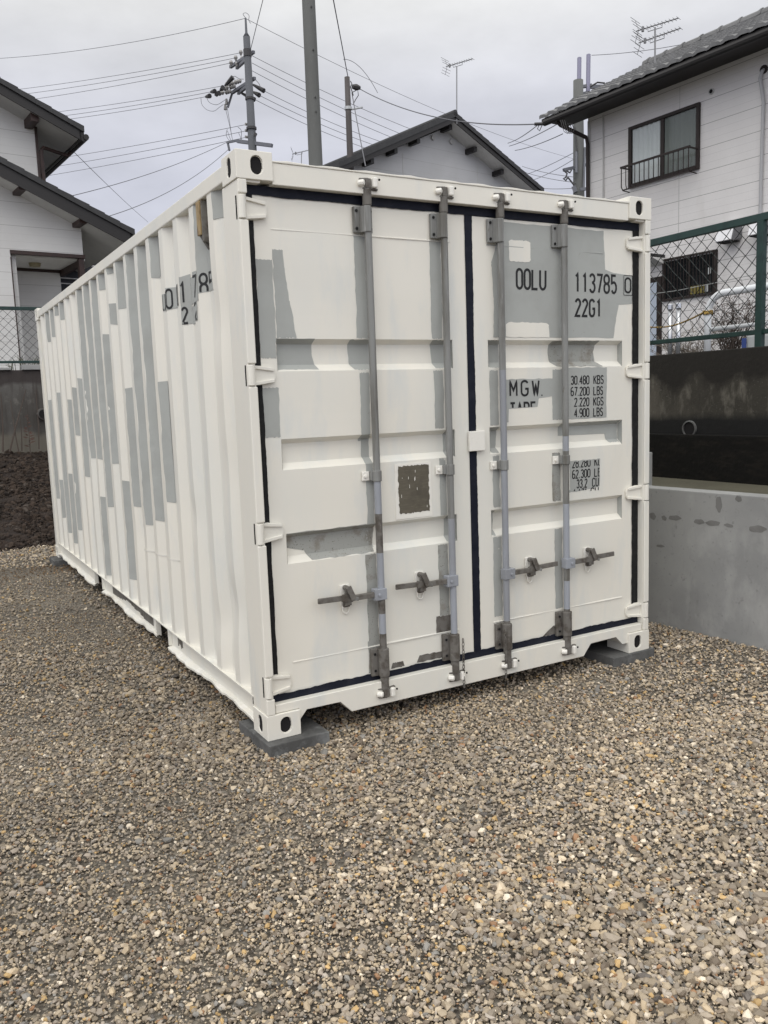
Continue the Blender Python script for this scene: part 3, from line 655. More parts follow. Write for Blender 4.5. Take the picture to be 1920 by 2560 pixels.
# brown data plate with its white painted frame
mb = CM(); x0, x1, z0, z1 = .748, .958, .945, 1.217
mb.box(x0, x1, YD-.004, YD-.0005, z0, z1)
n = 26; ps = []
for (a, c) in (((x0+.018, z0+.026), (x1-.015, z0+.026)), ((x1-.015, z0+.026), (x1-.015, z1-.012)), ((x1-.015, z1-.012), (x0+.018, z1-.012)), ((x0+.018, z1-.012), (x0+.018, z0+.026))):
    for i in range(n): t = i/n; ps.append((a[0]+(c[0]-a[0])*t+random.uniform(-.003, .003), YD-.0052, a[1]+(c[1]-a[1])*t+random.uniform(-.003, .003)))
mb.add(ps, [tuple(range(len(ps)))], 1)
for _ in range(9):
    x = random.uniform(x0+.03, x1-.03); z = random.uniform(z0+.04, z1-.03); h = random.uniform(.004, .018); mb.box(x, x+.0022, YD-.0060, YD-.0055, z, z+h, 0)
mb.build('data_plate', [WHITEROUGH, BROWNISH], dl)

fdoor = lambda a, z, e: (a, YD+(dwav(a, z)*max(0, min(1, (a-1.327)/.05, (2.27-a)/.05)) if a < 2.27 else 0)-.0021-e, z)
TW = .0132
text('owner_code', 'OOLU', 1.521, 1.712, 2.079, 2.176, TW, fdoor, dr, .42)
text('serial_number', '113785', 1.915, 2.222, 2.075, 2.170, TW, fdoor, dr, .48)
text('check_digit', '0', 2.291, 2.333, 2.082, 2.160, .0112, fdoor, dr)
mb = CM(); 
for a, c in (((2.279, 2.067), (2.345, 2.067)), ((2.345, 2.067), (2.345, 2.175)), ((2.345, 2.175), (2.279, 2.175)), ((2.279, 2.175), (2.279, 2.067))): ribbon(mb, [a, c], .003, lambda x, z: (x, YD-.0034, z))
mb.build('check_digit_box', INK, dr)
text('size_code', '22G1', 1.920, 2.108, 1.946, 2.034, TW, fdoor, dr, .48)
text('gross_weight_heading', 'MGW', 1.465, 1.660, 1.527, 1.603, .0115, fdoor, dr, .75); text('full_stop', '.', 1.676, 1.69, 1.523, 1.60, .009, fdoor, dr)
text('tare_heading', 'TARE', 1.464, 1.636, 1.415, 1.489, .0115, fdoor, dr, .55, clip=[(2, 1.465, -1)])
for s, x0, x1, z0, z1 in (('30.480', 1.886, 2.014, 1.578, 1.622), ('KBS', 2.050, 2.121, 1.578, 1.622), ('67.200', 1.886, 2.016, 1.517, 1.561), ('LBS', 2.050, 2.117, 1.517, 1.561),
                          ('2.220', 1.911, 2.015, 1.458, 1.502), ('KGS', 2.050, 2.121, 1.458, 1.502), ('4.900', 1.911, 2.015, 1.399, 1.443), ('LBS', 2.050, 2.117, 1.399, 1.443)):
    text('weight_figure', s, x0, x1, z0, z1, .0066, fdoor, dr, .42)
for s, x0, x1, z0, z1, cl in (('28.280', 1.893, 2.022, 1.120, 1.166, [(2, 1.153, 1)]), ('KGS', 2.056, 2.130, 1.120, 1.166, [(2, 1.153, 1), (0, 2.092, 1)]), ('62.300', 1.893, 2.022, 1.060, 1.104, None), ('LBS', 2.056, 2.128, 1.060, 1.104, [(0, 2.092, 1)]),
                              ('33.2', 1.925, 2.0, 1.004, 1.050, None), ('CU.', 2.040, 2.10, 1.004, 1.050, [(0, 2.092, 1)]), ('1.171', 1.90, 2.0, .955, .996, [(2, .988, -1)]), ('CU', 2.03, 2.085, .955, .996, [(2, .980, -1)])):
    text('weight_figure', s, x0, x1, z0, z1, .0066, fdoor, dr, .42, clip=cl)

# --- hinges
def hinge(sx, x0, z, h, door):
    X = lambda a: x0+sx*a; mb = CM()
    mb.tube([(X(.021), .012, z-h), (X(.021), .012, z+h)], .0175, 14)
    zs = [-h*.92, -h*.92, -h*.85, -h*.62, -h*.55, h*.55, h*.62, h*.85, h*.92, h*.92]
    poly = [(.024, -h*.95), (.075, -h*.95), (.125, -h*.72), (.142, -h*.55), (.146, -h*.3), (.146, h*.3), (.142, h*.55), (.125, h*.72), (.075, h*.95), (.024, h*.95)]
    mb.hull2([(X(a), YD-.024+min(1, max(0, (a-.03)/.09))*.010, z+b_) for a, b_ in poly], [(X(a), YD-.002, z+b_) for a, b_ in poly])
    for s in (-1, 1): mb.bar((X(.03), YD-.028, z+s*h*.86), (X(.138), YD-.016, z+s*h*.55), .012, .014)
    a_, b__ = sorted((X(.0030), X(.0070))); mb.box(a_, b__, .030, .040, z-h*1.02, z+h*1.02, 1)  # raised black strip stands in for the shaded gap beside the knuckle
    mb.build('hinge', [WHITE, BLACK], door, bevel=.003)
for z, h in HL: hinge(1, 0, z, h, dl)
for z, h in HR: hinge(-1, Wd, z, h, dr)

# --- lock rods and their fittings
YR = .016; RR = .0172
def lock_rod(x, door, cuts, hz, side, chain=False):
    mb = CM(); zs = [2.50, 2.40]+[c[0] for c in cuts]+[.10]; 
    zt = 2.50
    for z1, mi in cuts+[(.10, 2)]:
        mb.tube([(x, YR, zt), (x, YR, z1)], RR, 16, mi); zt = z1
    mb.build('lock_rod', [STEEL, BLUEGREY, RUSTY], door, smooth=False)
    for top in (1, 0):
        mb = CM(); zc = 2.352 if top else .255; hh = .058 if top else .070
        if top:
            mb.box(x-.062, x+.036, YD-.020, YD-.003, zc-hh, zc+hh, 0)
            poly = [(-.034, YD-.020), (-.024, YR-.014), (-.010, YR-.022), (.006, YR-.022), (.013, YR-.012), (.015, YD-.020)]
            mb.hull2([(x+a, b_, zc-hh) for a, b_ in poly], [(x+a, b_, zc+hh) for a, b_ in poly])
            for a in (-.048, .025):
                for s in (-1, 1): mb.tube([(x+a, YD-.019, zc+s*hh*.68), (x+a, YD-.0265, zc+s*hh*.68)], .0075, 8, 1)
        else:
            mb.box(x-.058, x-.012, YD-.022, YD-.003, zc-hh, zc+hh)
            mb.tube([(x, YR, zc-hh), (x, YR, zc+hh)], .027, 14); mb.box(x-.020, x+.026, YR, YD-.003, zc-hh*.96, zc+hh*.96)
            for s in (-1, 1): mb.tube([(x-.040, YD-.021, zc+s*hh*.6), (x-.040, YD-.029, zc+s*hh*.6)], .007, 8, 1)
        mb.build('rod_bracket', [STEEL if top else RUSTY, RUBBER], door, bevel=.004)
        mb = CM(); s = 1 if top else -1; zc = 2.452 if top else .150
        mb.tube([(x, YR, zc-s*.04), (x, YR, zc+s*.032)], .0215, 14)
        zh = 2.508 if top else .100
        mb.box(x-.012, x+.016, YR-.018, YR+.012, zh-.022, zh+.022)
        mb.bar((x, YR-.006, zh-s*.020), (x+.050, YR-.010, zh-s*.026), .020, .010); mb.bar((x+.004, YR-.008, zh+s*.018), (x-.042, YR-.006, zh+s*.014), .018, .012)
        mb.bar((x-.006, YR, zh-s*.02), (x-.044, YR+.004, zh-s*.024), .016, .010)
        mb.build('rod_cam', [RUSTY], door, bevel=.003)
        mb = CM()
        mb.tube([(x-.046, .010, zh-s*.002), (x-.026, -.014, zh-s*.002)], .014, 10); mb.box(x+.020, x+.044, -.016, .012, zh-.020, zh+.026); mb.tube([(x+.048, -.010, zh+.016), (x+.056, -.016, zh+.016)], .006, 8, 1)
        mb.pieces('cam_keeper', [WHITEROUGH, RUBBER], door, bevel=.006)
    zc = 1.172; mb = CM(); mb.box(x-.066, x-.016, YD-.014, YD-.003, zc-.022, zc+.022, 1)
    mb.tube([(x, YR, zc-.026), (x, YR, zc+.026)], .0225, 14); mb.box(x-.03, x+.02, YR+.004, YD-.003, zc-.022, zc+.022, 0); mb.tube([(x-.05, YD-.013, zc), (x-.05, YD-.022, zc)], .009, 8, 1)
    mb.build('rod_clamp', [STEEL, WHITEROUGH], door, bevel=.003)
    # handle: hub on the rod, lever, catch on the door
    s = side; mb = CM(); 
    mb.box(min(x-s*.02, x+s*.046), max(x-s*.02, x+s*.046), YR-.022, YR+.020, hz-.026, hz+.030, 1); mb.tube([(x+s*.022, YR-.021, hz), (x+s*.022, YR-.028, hz)], .009, 10, 1)
    mb.bar((x+s*.03, YR-.006, hz+.004), (x+s*.16, YR+.002, hz+.002), .020, .026, 0); mb.bar((x+s*.155, YR+.002, hz+.002), (x+s*.215, YR-.002, hz+.010), .014, .036, 0); mb.bar((x+s*.21, YR-.002, hz+.010), (x+s*.345, YR-.012, hz+.016), .011, .026, 0)
    mb.build('door_handle', [RUSTY, BLUEGREY], door, bevel=.003)
    xc = x+s*.182; mb = CM(); pl_ = [(-.026, -.03), (-.018, -.048), (0, -.054), (.018, -.048), (.026, -.03), (.026, .066), (-.026, .066)]
    mb.hull2([(xc+a, YD-.008, hz+b_) for a, b_ in pl_], [(xc+a, YD-.0025, hz+b_) for a, b_ in pl_], 1)
    mb.box(xc-.016, xc+.016, YR+.012, YD-.008, hz-.04, hz-.016, 0); mb.tube([(xc, YD-.006, hz+.052), (xc, YR-.012, hz+.052)], .013, 10, 0)
    mb.bar((xc-.002, YR-.012, hz+.062), (xc+.024, YR-.016, hz-.002), .028, .009, 0, up=(0, 1, 0)); mb.bar((xc+.024, YR-.014, hz+.004), (xc+.050, YR-.012, hz-.004), .016, .010, 2, up=(0, 1, 0))
    mb.box(xc-.017, xc+.017, YR-.004, YR+.004, hz-.030, hz+.060, 0); mb.tube([(xc+.018*math.cos(a), YD-.012, hz-.052+.022*math.sin(a)) for a in [2*math.pi*i/12 for i in range(13)]], .0035, 5, 1, cap=False)
    mb.build('handle_catch', [RUSTY, WHITEROUGH, STEEL], door, bevel=.002)
    if chain:
        mb = CM(); xx = x+chain*.034
        for i in range(13):
            z = .29-.020*i; w = .006; pts = [(xx+(w*math.cos(a) if i % 2 else 0), -.012+(0 if i % 2 else w*math.cos(a)), z+.013*math.sin(a)) for a in [2*math.pi*j/8 for j in range(9)]]
            mb.tube(pts, .0022, 5, 0, cap=False)
        mb.build('chain', [RUSTY], door)
lock_rod(RODS_L[0], dl, [(1.175, 0), (.99, 1), (.80, 2), (.62, 1), (.50, 2), (.40, 1)], .597, -1)
lock_rod(RODS_L[1], dl, [(.925, 0), (.33, 1)], .605, -1, chain=1)
lock_rod(RODS_R[0], dr, [(1.66, 0), (.34, 1)], .592, 1, chain=-1)
lock_rod(RODS_R[1], dr, [(1.30, 0), (1.22, 1), (.93, 0), (.62, 1), (.50, 0), (.34, 1)], .596, 1)

# --- pavers under the container's corners
def paver(x0, x1, y0, y1, label, rot=0):
    mb = MB(); cx, cy = (x0+x1)/2, (y0+y1)/2; w, d = (x1-x0)/2, (y1-y0)/2; c, s = math.cos(rot), math.sin(rot)
    q = [(cx+c*a-s*b_, cy+s*a+c*b_) for a, b_ in ((-w, -d), (w, -d), (w, d), (-w, d))]
    mb.hull2([(a, b_, -.012) for a, b_ in q], [(a, b_, .0595) for a, b_ in q]); tag(mb.build('concrete_paver', PAVER, bevel=.004), label, 'paver', 'concrete pavers under the container')
paver(-.02, .285, -.05, .33, 'grey concrete paver under the front left corner of the container, nearest the camera', .02)
paver(2.13, 2.475, -.01, .30, 'dark concrete paver under the right front corner of the container, by the concrete wall', .03)
paver(-.075, .23, 5.72, 6.03, 'small grey paver under the far left corner of the container')

# ================================================================ right side: new wall, drain, old wall, fence
wa = Vector((3.050, .560, 0)); wb = Vector((3.119, -.307, 0)); dwn = (wb-wa).normalized(); nrm = Vector((-dwn.y, dwn.x, 0))   # nrm points away from the container
if nrm.x < 0: nrm = -nrm
def wq(s, off): return wa + dwn*s + nrm*off
t = thing('concrete_wall', 'new smooth grey concrete retaining wall with a row of damp patches, right of the container', 'wall', tuple(wa))
mb = MB(); mb.hull2([wq(-.42, 0)+Vector((0, 0, -.05)), wq(5, 0)+Vector((0, 0, -.05)), wq(5, .125)+Vector((0, 0, -.05)), wq(-.42, .125)+Vector((0, 0, -.05))],
                    [wq(-.42, 0)+Vector((0, 0, .937)), wq(5, 0)+Vector((0, 0, .937)), wq(5, .125)+Vector((0, 0, .937)), wq(-.42, .125)+Vector((0, 0, .937))])
def wall_blob(u, v, du, dv, mi=1):
    r = ray(u, v); tt = (wa-CAM).dot(nrm)/r.dot(nrm); p = CAM+r*tt; s = (p-wa).dot(dwn); n = 36; ps = []; ph = random.uniform(0, 6)
    for i in range(n):
        a = 2*math.pi*i/n; k = 1+.12*math.sin(2*a+ph)+.07*math.sin(5*a+ph*2)+random.uniform(-.03, .03); q = wq(s+du*math.cos(a)*k, -.0012); ps.append((q.x, q.y, p.z+dv*math.sin(a)*k))
    mb.add(ps, [tuple(range(n))], mi)
z6 = lambda x, y: (1560+x*.3797, 860+y*.3797)
for x, y, w, h in ((190, 1133, .028, .022), (265, 1146, .02, .016), (335, 1145, .045, .018), (495, 1170, .035, .018), (585, 1180, .055, .016), (690, 1195, .03, .012), (880, 1218, .055, .022), (625, 1055, .025, .045), (755, 1020, .02, .02), (240, 1330, .03, .010)):
    wall_blob(*z6(x, y), w, h)
mb.build('wall_face', [CONC, CONCWET], t, bevel=.006)
mb = MB(); q0 = wq(-.42, 0); e = gy(1641, 1190, q0.y+.0)
hi = zon(3.1, .98, 1141)
mb.hull2([wq(-.425, 0)+Vector((0, 0, -.05)), wq(-.425, .56)+Vector((0, 0, -.05)), wq(-7.2, .56)+Vector((0, 0, -.05)), wq(-7.2, 0)+Vector((0, 0, -.05))], [wq(-.425, 0)+Vector((0, 0, hi)), wq(-.425, .56)+Vector((0, 0, hi)), wq(-7.2, .56)+Vector((0, 0, hi)), wq(-7.2, 0)+Vector((0, 0, hi))])
mb.build('stepped_section', [CONC], t, bevel=.006)

XW = 4.30
t = thing('old_retaining_wall', 'tall dark stained concrete retaining wall with a drain pipe, under the green fence', 'wall', (XW, 0, .8))
mb = MB(); mb.box(XW, XW+.16, -8, 10.2, .5, 1.888); mb.build('wall_face', OLDWALL, t, bevel=.01)
mb = MB(); mb.box(XW-.07, XW-.001, -8, 10.2, .5, 1.225); mb.build('footing', OLDFOOT, t, bevel=.008)
p = gx(*z6(435, 558), XW)
mb = MB()
for r0, r1, x0, x1 in ((.068, .058, XW-.018, XW+.09),):
    n = 20
    ring = lambda r, x: [(x, p.y+r*math.cos(2*math.pi*i/n), p.z+r*math.sin(2*math.pi*i/n)) for i in range(n)]
    vs = ring(r0, x0)+ring(r1, x0)+ring(r1, x1)+ring(r0, x1); mb.add(vs, [(i, (i+1) % n, n+(i+1) % n, n+i) for i in range(n)]+[(n+i, n+(i+1) % n, 2*n+(i+1) % n, 2*n+i) for i in range(n)]+[(i, 3*n+i, 3*n+(i+1) % n, (i+1) % n) for i in range(n)]); mb.add(ring(r1, x0+.012), [tuple(range(n))], 1)
mb.build('drain_pipe', [PAVER, BLACK], t)
# chain-link fence on the old wall
def chain_fence(name, label, o, d, length, ztop, zbot, zfoot, post_at, cell, wr, rail_h, s0=0):
    t = thing(name, label, 'fence', (o[0], o[1], zfoot)); o = Vector((o[0], o[1], 0)); d = Vector((d[0], d[1], 0)).normalized(); n = Vector((d.y, -d.x, 0))
    P = lambda s, z, off=0: o+d*s+n*off+Vector((0, 0, z))
    mb = MB(); mb.bar(P(0, ztop-rail_h/2), P(length, ztop-rail_h/2), .045, rail_h); mb.build('top_rail', GREEN, t, bevel=.004)
    mb = MB(); mb.bar(P(0, zbot), P(length, zbot), .04, .036); mb.build('bottom_rail', GREEN, t, bevel=.004)
    for s in post_at:
        mb = MB(); mb.bar(P(s, zfoot-.05, .012), P(s, ztop-rail_h-.001, .012), .056, .05); mb.build('post', GREEN, t, bevel=.004)
    mb = MB(); h = ztop-rail_h-zbot; nseg = int(length/cell)+1; sl = 1.0
    hh = h/sl
    for i in range(-int(hh/cell)-1, nseg+1):
        for sgn in (1, -1):
            a0 = i*cell if sgn > 0 else i*cell+hh; a1 = a0+sgn*hh; za, zb = zbot, zbot+h
            if a0 == a1: continue
            def cl(a, b_, x, za_, zb_): return za_+(zb_-za_)*(x-a)/(b_-a)
            l, r = min(a0, a1), max(a0, a1)
            if r <= 0 or l >= length: continue
            L0, R0 = max(l, 0), min(r, length)
            pts = []; m = max(2, int((R0-L0)/(cell/2)))
            for q in range(m+1):
                s = L0+(R0-L0)*q/m; pts.append(P(s, cl(a0, a1, s, za, zb), -.010+(.004 if (q % 2) else -.004)*sgn))
            mb.tube(pts, wr, 3, 0, cap=False)
    mb.build('chain_mesh', MESHW, t)
    mb = MB(); zc = zbot+.4*h; mb.tube([P(length*i/40, zbot+.52*h+.012*math.sin(i*1.3), -.02) for i in range(41)], .003, 5); mb.build('tension_wire', GALV, t)
    mb = MB(); mb.tube([P(length*i/160, zbot-.002+.012*math.sin(i*2.1)+.006*math.sin(i*.7), -.026) for i in range(161)], .0032, 5); mb.build('lashing_wire', GALV, t)
    return t
py = gx(1905, 700, XW+.07).y
chain_fence('chain_link_fence', 'green framed chain link fence on top of the dark stained wall, right of the container', (XW+.07, 9.0), (0, -1), 13.0, 2.862, 2.0, 1.888, [9.0-py+2*k for k in range(-4, 3)], .118, .0033, .056)

# guard rail on the lane
XG = 6.1
z5 = lambda x, y: (1560+x*.217, 480+y*.217)
t = thing('guard_rail', 'white tubular guard rail with a rounded end behind the green fence', 'guard rail', (XG, gx(*z5(965, 1500), XG).y, 1.84))
py = gx(*z5(965, 1500), XG).y; zt = gx(*z5(1150, 1160), XG).z; zl = gx(*z5(1200, 1560), XG).z
mb = MB(); pts = [(XG, py, 1.80), (XG, py, zt-.20)]+[(XG, py-.2+.2*math.cos(a), zt-.2+.2*math.sin(a)) for a in [math.pi/2*i/8 for i in range(1, 9)]]+[(XG, py-3, zt), (XG, py-7, zt)]
mb.tube(pts, .036, 14); mb.build('top_tube', RAILW, t, smooth=True)
mb = MB(); mb.tube([(XG, py-.034, zl), (XG, py-7, zl)], .022, 12); mb.build('lower_tube', RAILW, t, smooth=True)
mb = MB()
for k in range(1, 4): mb.tube([(XG, py-k*2.0, 1.8), (XG, py-k*2.0, zt-.036)], .034, 12)
mb.pieces('post', RAILW, t, smooth=True)
# rope tied to the rail
mb = MB(); zr = gx(*z5(965, 1390), XG).z
for k in range(3): mb.tube([(XG+.046*math.cos(a), py+.046*math.sin(a), zr-.012+.012*k+.004*math.sin(3*a)) for a in [2*math.pi*i/14 for i in range(15)]], .009, 6)
e1 = gx(*z5(300, 1550), XG+.6)
mb.tube([(XG-.04+(e1.x-XG)*i/16, py+.03+(e1.y-py)*i/16, zr+(e1.z-zr)*i/16-.10*math.sin(math.pi*i/16)*.6) for i in range(17)], .009, 6)
tag(mb.build('tied_rope', ROPE), 'yellow and black rope tied round the guard rail end post', 'rope')
# two capped steel pipes
for i, (xa, tp) in enumerate(((530, 1290), (625, 1275))):
    b_ = gx(*z5(xa, 1700), 7.4); zt_ = gx(*z5(xa, tp), 7.4).z
    t = thing('steel_vent_pipe', ('left' if i == 0 else 'right')+' one of two capped shiny steel pipes below the barred window', 'pipe', (b_.x, b_.y, 1.84), 'capped steel pipes below the barred window')
    mb = MB(); mb.tube([(b_.x, b_.y, 1.84), (b_.x, b_.y, zt_-.07)], .030, 12); mb.build('pipe', PIPEST, t, smooth=True)
    mb = MB(); mb.tube([(b_.x, b_.y, zt_-.07), (b_.x, b_.y, zt_-.012), (b_.x, b_.y, zt_)], [.038, .038, .028], 12); mb.build('cap', PIPEST, t)
# leafless shrub and dry brush
def shrub(name, label, c, h, spread, n, m, seed, cat='shrub', leaf=None):
    rd = random.Random(seed); mb = MB()
    for i in range(n):
        a = rd.uniform(0, 6.28); r = spread*rd.random()**.6; p = Vector((c[0]+rd.uniform(-.08, .08), c[1]+rd.uniform(-.08, .08), c[2])); d = Vector((math.cos(a)*r, math.sin(a)*r, h*rd.uniform(.6, 1)))
        pts = [p+d*(j/5)+Vector((rd.uniform(-1, 1), rd.uniform(-1, 1), rd.uniform(-.5, .5)))*.03*j/2 for j in range(6)]
        mb.tube(pts, [.007-.001*j for j in range(6)], 4)
        for _ in range(5):
            k = rd.randint(2, 5); q = pts[k]; e = q+Vector((rd.uniform(-1, 1), rd.uniform(-1, 1), rd.uniform(-.2, 1)))*.16; mb.tube([q, (q+e)/2+Vector((0, 0, .02)), e], [.004, .003, .002], 3)
            if leaf and rd.random() < .5:
                w = Vector((rd.uniform(-1, 1), rd.uniform(-1, 1), rd.uniform(-1, 1))).normalized()*.013; x = Vector((rd.uniform(-1, 1), rd.uniform(-1, 1), rd.uniform(-1, 1))).normalized()*.013
                mb.add([e-w, e-x, e+w, e+x], [(0, 1, 2, 3)], 1)
    return tag(mb.build(name, [m, leaf or m]), label, cat)
b_ = gx(*z5(1230, 1500), 8.2); shrub('dry_shrub', 'leafless reddish brown shrub behind the white guard rail', (b_.x, b_.y, 1.84), .95, .42, 70, TWIG, 3, leaf=LEAF)
b_ = gx(*z5(760, 1700), 7.9); shrub('dry_brush', 'low tangle of bare twigs under the barred window', (b_.x, b_.y, 1.84), .48, .55, 60, TWIGB, 4)
# grey tank with a blue sticker
p0 = gx(*z5(1380, 1620), 7.2); zt_ = gx(*z5(1500, 1585), 7.2).z
t = thing('storage_tank', 'pale grey rounded storage tank with blue sticker behind the fence post', 'tank', (7.2, p0.y, 1.84))
mb = MB(); mb.box(7.2, 7.7, p0.y-1.1, p0.y, 1.84, zt_); mb.build('tank_body', GREYBOX, t, bevel=.08, seg=4)
s_ = gx(*z5(1383, 1740), 7.195); mb = MB(); mb.box(7.192, 7.199, s_.y-.03, s_.y+.03, s_.z-.055, s_.z+.055); mb.build('sticker', BLUE, t)

# ================================================================ right house
H = Frame(12, 6, -86)
house = thing('right_house', 'two storey house with pale siding, grey wavy tile roof and bronze window, on the right', 'house', tuple(H.p(0, 1.84)))
mb = MB(); H.box(mb, -4.32, 7, -6, 0, 1.80, 7.34); mb.build('wall', SIDING, house)
mb = MB()
H.box(mb, -4.32, -4.25, -.03, .016, 1.84, 7.2); H.box(mb, -2.062, -2.050, .0005, .004, 1.84, 7.2)
mb.build('trim', SOFFIT, house)
# roof: pantile surface from the eave to the ridge
mb = MB(); s0, s1 = -4.96, 7.2; o_e, o_r = .72, -2.6; z_e, z_r = 7.28, 8.90
ns = int((s1-s0)/.045); rows = 15
def tile(s, r): 
    ph = (s-s0)/.272*2*math.pi; return .026*math.sin(ph)+.010*math.sin(2*ph+.8)
grid = []
for j in range(rows):
    for e_ in (0, 1):
        tt = (j+e_*.999)/rows; row = []
        for i in range(ns+1):
            s = s0+(s1-s0)*i/ns; row.append(H.p(s, z_e+(z_r-z_e)*tt+.055+tile(s, j)+(.030 if e_ == 0 else 0), o_e+.05+(o_r-o_e)*tt))
        grid.append(row)
m = ns+1
mb.add([p for r_ in grid for p in r_], [(i*m+j, i*m+j+1, (i+1)*m+j+1, (i+1)*m+j) for i in range(len(grid)-1) for j in range(ns)])
front = [H.p(s0+(s1-s0)*i/ns, z_e+.025+tile(s0+(s1-s0)*i/ns, 0)*.4, o_e+.045) for i in range(ns+1)]
mb.add(front+grid[0], [(j, j+1, m+j+1, m+j) for j in range(ns)])
mb.build('roof_tiles', TILEG, house)
mb = MB(); mb.tube([H.p(s0-.02, z_r+.07, o_r), H.p(s1, z_r+.07, o_r)], .12, 10)
for k in range(26): a = s0+.1+k*.46; mb.tube([H.p(a, z_r+.07, o_r), H.p(a+.05, z_r+.07, o_r)], .14, 10)
mb.build('ridge_cap', TILEG, house)
mb = MB(); H.prism(mb, [(s0+.04, z_e-.02), (s1, z_e-.02), (s1, z_e+.02), (s0+.04, z_e+.02)], o_e, .0); mb.hull2([H.p(s0+.02, z_e-.1, o_e), H.p(s0+.02, z_e+.03, o_e), H.p(s0+.02, z_r+.03, o_r), H.p(s0+.02, z_r-.12, o_r)], [H.p(s0+.06, z_e-.1, o_e), H.p(s0+.06, z_e+.03, o_e), H.p(s0+.06, z_r+.03, o_r), H.p(s0+.06, z_r-.12, o_r)])
mb.hull2([H.p(-4.31, 7.335, -.002), H.p(-4.31, 7.335, -2.6), H.p(-4.31, z_r-.06, -2.6)], [H.p(-4.25, 7.335, -.002), H.p(-4.25, 7.335, -2.6), H.p(-4.25, z_r-.06, -2.6)])
mb.hull2([H.p(s0+.06, z_e+.022, o_e-.01), H.p(s0+.06, z_r+.015, o_r), H.p(s0+.06, z_r-.02, o_r), H.p(s0+.06, z_e-.0, o_e-.01)], [H.p(s1, z_e+.022, o_e-.01), H.p(s1, z_r+.015, o_r), H.p(s1, z_r-.02, o_r), H.p(s1, z_e-.0, o_e-.01)])
mb.build('eave_board', BARGE, house)
mb = MB(); mb.tube([H.p(s0+.12, z_e-.07, o_e+.02), H.p(s1, z_e-.10, o_e+.02)], .065, 10); mb.build('gutter', BARGE, house)
mb = MB(); mb.tube([H.p(-4.55, 7.17, .66), H.p(-4.52, 7.10, .60), H.p(-4.28, 6.86, .10), H.p(-4.28, 6.74, .055), H.p(-4.28, 1.9, .055)], .040, 10); mb.build('downpipe', BRONZE, house)
# window upstairs
mb = MB(); a0, a1, z0, z1 = -3.22, -1.60, 5.61, 6.77
H.box(mb, a0, a0+.07, .001, .06, z0, z1); H.box(mb, a1-.06, a1, .001, .06, z0, z1); H.box(mb, a0+.0705, a1-.0605, .001, .06, z1-.06, z1); H.box(mb, a0+.0705, a1-.0605, .001, .07, z0, z0+.07); H.box(mb, -2.46, -2.38, .001, .045, z0+.071, z1-.061)
wf = mb.build('window', BRONZE, house, bevel=.004)
for k, (p0, p1, mt) in enumerate(((a0+.072, -2.462, CURTAIN), (-2.378, a1-.062, CURTAIND))):
    mb = MB(); n = 60
    for i in range(n):
        f = lambda x: .012+.0075*math.sin(x*52+1.3*math.sin(x*7))+.003*math.sin(x*140)
        xa, xb = p0+(p1-p0)*i/n, p0+(p1-p0)*(i+1)/n; mb.add([H.p(xa, z0+.072, f(xa)), H.p(xb, z0+.072, f(xb)), H.p(xb, z1-.062, f(xb)), H.p(xa, z1-.062, f(xa))], [(0, 1, 2, 3)])
    mb.build('curtain', mt, wf)
def pane_mat():
    m = bpy.data.materials.new('clear_pane'); m.use_nodes = True; t = m.node_tree; t.nodes.clear(); o = t.nodes.new('ShaderNodeOutputMaterial'); mix = t.nodes.new('ShaderNodeMixShader'); tr = t.nodes.new('ShaderNodeBsdfTransparent'); gl = t.nodes.new('ShaderNodeBsdfGlossy')
    tr.inputs[0].default_value = (.93, .95, .95, 1); gl.inputs['Roughness'].default_value = .05; mix.inputs[0].default_value = .04
    t.links.new(tr.outputs[0], mix.inputs[1]); t.links.new(gl.outputs[0], mix.inputs[2]); t.links.new(mix.outputs[0], o.inputs[0]); return m
PANE = pane_mat()
for p0, p1 in ((a0+.072, -2.462), (-2.378, a1-.062)):
    mb = MB(); mb.add([H.p(p0, z0+.072, .030), H.p(p1, z0+.072, .030), H.p(p1, z1-.062, .030), H.p(p0, z1-.062, .030)], [(0, 1, 2, 3)]); mb.build('pane', PANE, wf)
mb = MB(); O = .30
mb.bar(H.p(-3.20, 5.97, O), H.p(-1.60, 5.97, O), .035, .035); mb.bar(H.p(-3.16, 5.54, O*.95), H.p(-1.62, 5.54, O*.95), .025, .02)
for s in (-3.18, -1.63):
    mb.bar(H.p(s, 5.965, .061), H.p(s, 5.965, O-.018), .025, .025); mb.tube([H.p(s, 5.96, O), H.p(s, 5.60, O), H.p(s, 5.54, O-.05), H.p(s, 5.53, .061)], .011, 6)
for i in range(1, 14):
    s = -3.18+1.55*i/14; mb.tube([H.p(s, 5.96, O), H.p(s, 5.62, O), H.p(s, 5.545, O-.03)], .009, 6)
mb.build('window_railing', BRONZE, house)
